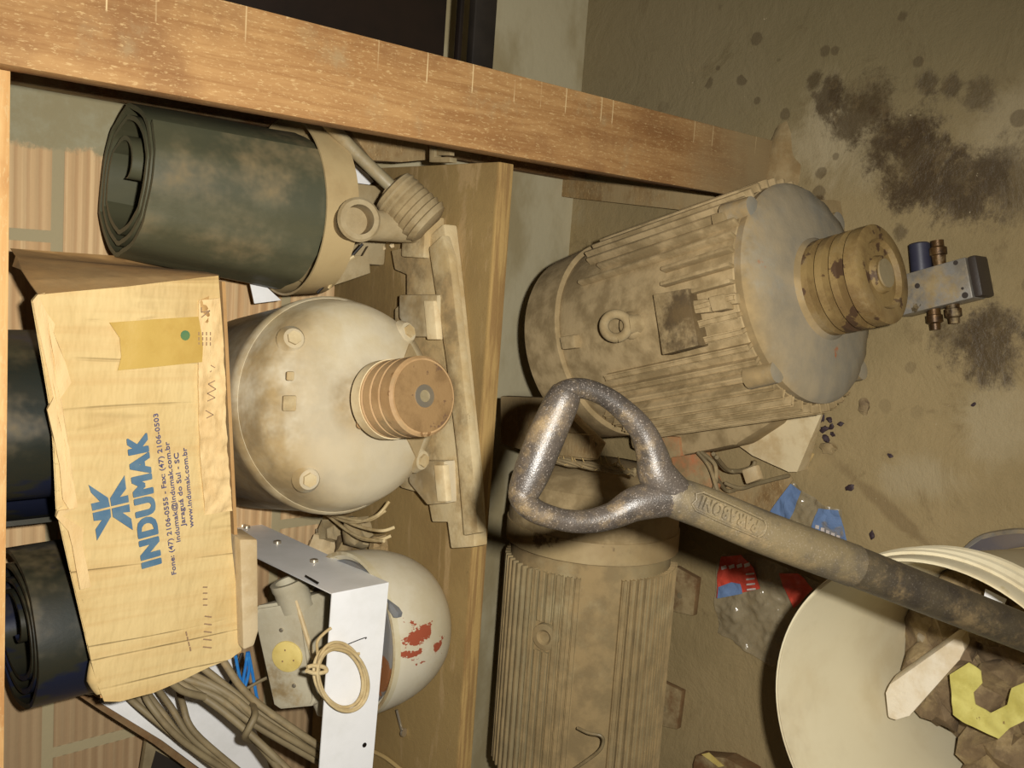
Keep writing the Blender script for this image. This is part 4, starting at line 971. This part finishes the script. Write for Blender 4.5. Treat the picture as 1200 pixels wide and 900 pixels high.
# rubble
RZ = .13
rub = [((1080, 760), .10, m_rubble), ((1125, 790), .09, m_rubble), ((1170, 800), .09, m_rubble), ((1130, 730), .08, m_rubble), ((1180, 860), .10, m_rubble), ((1195, 820), .08, m_rubble), ((1105, 815), .07, m_rubble), ((1165, 740), .08, m_rubble), ((1065, 740), .05, m_greypaint), ((1175, 895), .09, m_rubble), ((1140, 700), .07, m_rubble)]
wh = ['nearest the left end of the plaster piece', 'between the plaster piece and the yellow paper', 'in the hollow of the yellow paper', 'just above the shovel shaft in the bucket', 'below the yellow paper', 'at the right of the yellow paper', 'under the plaster piece', 'beside the shovel shaft, right of the plaster piece', 'grey and small, touching the bucket wall', 'at the lower corner of the picture', 'in the shade under the bucket rim']
for i, ((px, py), s_, m_) in enumerate(rub):
    q = W(px, py, z=RZ-.01)
    d_ = V((q.x-bc.x, q.y-bc.y)); mx_ = .136-s_*.5
    if d_.length > mx_: d_ *= mx_/d_.length
    tag(MB().rock((bc.x+d_.x, bc.y+d_.y, RZ-.02-.004*(i % 3)), (s_*1.15, s_, s_*.8), i+20, 3, .45, (i, i*.7, i*1.3)).build('rubble_lump', m_), 'brown rubble lump in the bucket, '+wh[i], 'rubble', 'rubble lumps in the bucket')
tag(MB(MBk).lathe([(0, 0), (0, .12), (.07, .132), (.09, .10), (.095, 0)], (0, 0, .013), (0, 0, 1), 48, wob=lambda a, t: 1+.02*math.sin(5*a)).build('loose_dirt', m_rubble), 'brown dirt filling the bottom of the bucket', 'dirt')
COL.objects['loose_dirt']['kind'] = 'stuff'
pz = .195
tag(MB().prism(Ws([(1037, 812), (1042, 802), (1118, 748), (1128, 748), (1131, 762), (1125, 774), (1066, 840), (1050, 845), (1040, 842)], z=pz), (.004, .006, -.028), .004).build('plaster_piece', m_poly), 'long white broken plaster piece inside the bucket', 'plaster piece')
tag(MB().sheet(Ws([(1114, 790), (1136, 776), (1150, 786), (1152, 800), (1140, 812), (1142, 826), (1160, 836), (1180, 826), (1186, 806), (1200, 800), (1210, 802), (1210, 840), (1185, 852), (1170, 866), (1132, 848), (1116, 838)], z=.19), .0012, 5, .006, 26, V((0, 0, 1))).build('yellow_paper', m_yelpaper), 'torn yellow paper on top of the rubble in the bucket', 'paper')
tag(MB().sheet(Ws([(1155, 690), (1180, 702), (1176, 712), (1152, 706)], z=.2), .001, 2, .002, 20, V((0, 0, 1))).build('white_scrap', m_white), 'small white scrap inside the bucket above the shaft', 'scrap')
arc = Ws([(1118, 662), (1134, 643), (1150, 632), (1172, 627), (1195, 625), (1216, 628)], z=.016)
a1_ = math.atan2(arc[-1].y-bc.y, arc[-1].x-bc.x); a0_ = math.atan2(arc[0].y-bc.y, arc[0].x-bc.x)
arc += [V((bc.x+.137*math.cos(a1_+(a0_-a1_)*k/6), bc.y+.137*math.sin(a1_+(a0_-a1_)*k/6), .016)) for k in range(7)]
T = thing('tin_lid', 'blue-grey curved tin scrap on the floor tucked against the bucket', 'tin scrap', (arc[2].x, arc[2].y, 0))
MB().prism(arc, (0, 0, -.004), .0005).build('lid_plate', m_tin, T)
MB().tube([p+V((0, 0, -.006)) for p in arc[:6]], .006, 8).build('lid_rim', m_valve, T)
T = thing('carton_scrap', 'brown carton scrap with a yellow strip at the bottom edge', 'carton scrap', W(830, 890, z=0))
MB().prism(Ws([(812, 895), (815, 885), (850, 888), (880, 905), (860, 930), (812, 920)], z=.03), (0, 0, -.03), .002).build('carton_body', m_rustfoot, T)
MB().prism(Ws([(822, 884), (830, 882), (848, 898), (842, 899)], z=.0325), (0, 0, -.002)).build('yellow_strip', m_yellow, T)

# ------------------------------------------------------------ shovel
sP = W(680, 540, z=.785); sQ = W(1190, 738, z=.425)
d_s = (sQ-sP).normalized()
view = (sP-CP).normalized(); n_s = (view-d_s*view.dot(d_s)).normalized()
T = thing('shovel', 'shovel with a worn black D-shaped grip leaning over the bucket', 'shovel', sQ+d_s*((sQ.z-.02)/-d_s.z))
def SP(px, py, k=0): return W(px, py, n=n_s, p0=sP)+n_s*k
def rr(px): return px*(sP-CP).length/FOC
bar = [SP(665, 458), SP(658, 472), SP(640, 512), SP(624, 552), SP(613, 578)]
MB().tube(bar, [rr(17), rr(20.5), rr(22), rr(21.5), rr(18)], 20).build('grip_bar', m_grip, T)
lo_ = [SP(652, 480), SP(660, 462), SP(680, 455), SP(706, 463), SP(730, 480), SP(752, 504), SP(764, 532), SP(770, 556), SP(790, 580)]
MB().tube(lo_, [rr(14), rr(15), rr(12), rr(12), rr(13.5), rr(15.5), rr(19), rr(23), rr(24)], 18).build('grip_bow', m_grip, T)
lo_ = [SP(618, 562), SP(612, 580), SP(626, 598), SP(658, 609), SP(688, 611), SP(718, 604), SP(746, 590), SP(785, 582)]
MB().tube(lo_, [rr(15), rr(16.5), rr(14), rr(13), rr(14), rr(16), rr(21), rr(24)], 18).build('grip_bow', m_grip, T)
MB().tube([SP(764, 573), SP(785, 581), SP(830, 597), SP(900, 626), SP(1000, 663)], [rr(15), rr(25), rr(26), rr(27), rr(27.5)], 28, sub=8).build('socket', m_socket, T)
end = sQ+d_s*((sQ.z-.03)/-d_s.z)
MB().cyl(SP(985, 657), end, rr(26.5), rr(25), 28).build('shaft', m_shaft, T)
bx = V((d_s.y, -d_s.x, 0)).normalized(); bdir = V((d_s.x, d_s.y, -.25*abs(d_s.z))).normalized()
e2 = V((end.x, end.y, .03))
MB().hull([e2+bx*s_*.02+V((0, 0, h)) for s_ in (-1, 1) for h in (-.012, .012)]+[e2+bdir*.06+bx*s_*.11+V((0, 0, h)) for s_ in (-1, 1) for h in (-.002, .002)]+[V((e2.x, e2.y, 0))+V((bdir.x, bdir.y, 0)).normalized()*.28+bx*s_*.1+V((0, 0, h)) for s_ in (-1, 1) for h in (.001, .004)]).build('blade', m_steel, T)
# raised cartouche with the maker's name, upside down as it stands
def on_sock(px, py): 
    p = SP(px, py); c = W(0, 0, n=n_s, p0=sP) if False else p
    return p-n_s*(rr(27)*.98)
a0, a1 = SP(875, 613), SP(808, 583)
up_ = (a1-a0).normalized(); nn = -n_s; wv = nn.cross(up_).normalized()
base = a0+nn*rr(26)*.985
L = (a1-a0).length
ov = []
hw = .0072
for k in range(13):
    a = -PI/2+k*PI/12; ov.append(base+up_*(0-hw*math.cos(a)*1)+wv*hw*math.sin(a))
ov += [base+up_*L+wv*hw, base+up_*(L+.003), base+up_*L-wv*hw]
ov.append(ov[0])
MB().tube([p+nn*.0004 for p in ov], .0010, 8, sub=2).build('cartouche', m_socket, T)
text('PARABONI', base+up_*.001-wv*.0045, base+up_*(L-.001)-wv*.0045, .009, nn, m_socket, T, 'raised_lettering', fat=.02, depth=.0024, lift=-.0006, bold=.0003)

# ------------------------------------------------------------ valve block
vz_ = .04
T = thing('valve_block', 'small aluminium valve block with brass fittings on the floor by the pulley', 'valve block', W(1095, 335, z=0))
tp_ = [W(a, b, z=vz_) for a, b in ((1047, 325), (1131, 301), (1140, 349), (1051, 371))]
MB().prism(tp_, (0, 0, -vz_), .002).build('block_body', m_valve, T)
ex_ = (tp_[1]-tp_[0]).normalized(); wy = (tp_[3]-tp_[0]).normalized()
mb = MB(); mb.prism([tp_[1]+ex_*.0005-V((0, 0, .002)), tp_[1]+ex_*.012-V((0, 0, .002)), tp_[2]+ex_*.012-V((0, 0, .002)), tp_[2]+ex_*.0005-V((0, 0, .002))], (0, 0, -vz_+.002), .004).build('end_cap', m_valveend, T)
for a, b, r_ in ((1120, 308, .003), (1131, 346, .004), (1052, 332, .002), (1128, 338, .0018), (1075, 335, .0035)):
    MB().lathe([(0, r_), (.0006, r_), (.0006, 0)], W(a, b, z=vz_+.0001), (0, 0, 1), 14).build('bolt_hole', m_valveend, T)
def fit(px, py, d_, prof, m_, nm):
    c_ = W(px, py, z=vz_*.5); return MB().lathe(prof, c_, d_, 18 if nm != 'brass_fitting' else 20).build(nm, m_, T)
fit(1080, 318, -wy, [(0, .0135), (.036, .0135), (.038, .011), (.038, 0)], m_navy, 'solenoid_coil')
fit(1101, 312, -wy, [(0, .008), (.014, .009), (.015, .011), (.024, .011), (.026, .008), (.034, .008), (.034, 0)], m_brass, 'brass_fitting')
fit(1094, 360, wy, [(0, .008), (.010, .0085), (.011, .0105), (.020, .0105), (.022, .007), (.030, .0065), (.030, 0)], m_brass, 'brass_fitting')
fit(1116, 354, wy, [(0, .008), (.008, .0085), (.009, .0105), (.019, .0105), (.021, .007), (.028, .0065), (.028, 0)], m_brass, 'brass_fitting')

# ------------------------------------------------------------ floor litter
fk = [(962, 490, .011), (972, 492, .008), (966, 503, .010), (974, 500, .007), (968, 514, .011), (985, 497, .007), (955, 488, .005), (976, 509, .006)]
for i, (px, py, s_) in enumerate(fk):
    q = W(px, py, z=.003)
    tag(MB().rock((q.x, q.y, .003), (s_*1.3, s_*.9, .006), i+40, 2, .5, (0, 0, i)).build('purple_flake', m_purple), 'dark purple flake in the small cluster on the floor beside the big motor', 'flake', 'purple flakes on the floor')
for i, (px, py, s_, m_, lb) in enumerate(((912, 501, .008, m_purple, 'dark crumb nearest the big motor foot'), (921, 503, .009, m_purple, 'dark crumb just right of the crumb nearest the motor foot'), (996, 571, .011, m_purple, 'dark elongated crumb on the floor right of the blue packet'), (1022, 627, .010, m_purple, 'dark elongated crumb above the bucket rim'),
        (1043, 534, .007, m_purple, 'small dark crumb in the open floor left of the pale patch'), (1141, 474, .006, m_purple, 'tiny dark crumb at the edge of the pale floor patch'), (1013, 476, .02, m_rubble, 'flat brown stone chip on the floor near the big motor'), (972, 525, .022, m_cement, 'pale lump of mortar beside the purple flakes'),
        (950, 535, .012, m_stalk, 'pale curled crumb left of the mortar lump'), (818, 305-95, .012, m_cement, 'small crumb at the end of the wood offcut'))):
    q = W(px, py, z=.003)
    tag(MB().rock((q.x, q.y, .002+s_*.15), (s_*1.2, s_*.8, s_*.45), i+60, 2, .4, (0, 0, i*1.1)).build('floor_crumb', m_), lb, 'crumb', 'crumbs scattered on the floor')
for i, (px, py) in enumerate(((447, 284), (457, 283), (436, 280), (461, 288), (452, 291))):
    q = W(px, py, z=SZ)
    tag(MB().rock((q.x, q.y, SZ+.003), (.008, .007, .007), i+80, 1, .4).build('shelf_crumb', m_batten), 'tiny pale crumb of plaster on the shelf below the ribbed spool', 'crumb', 'plaster crumbs on the shelf')
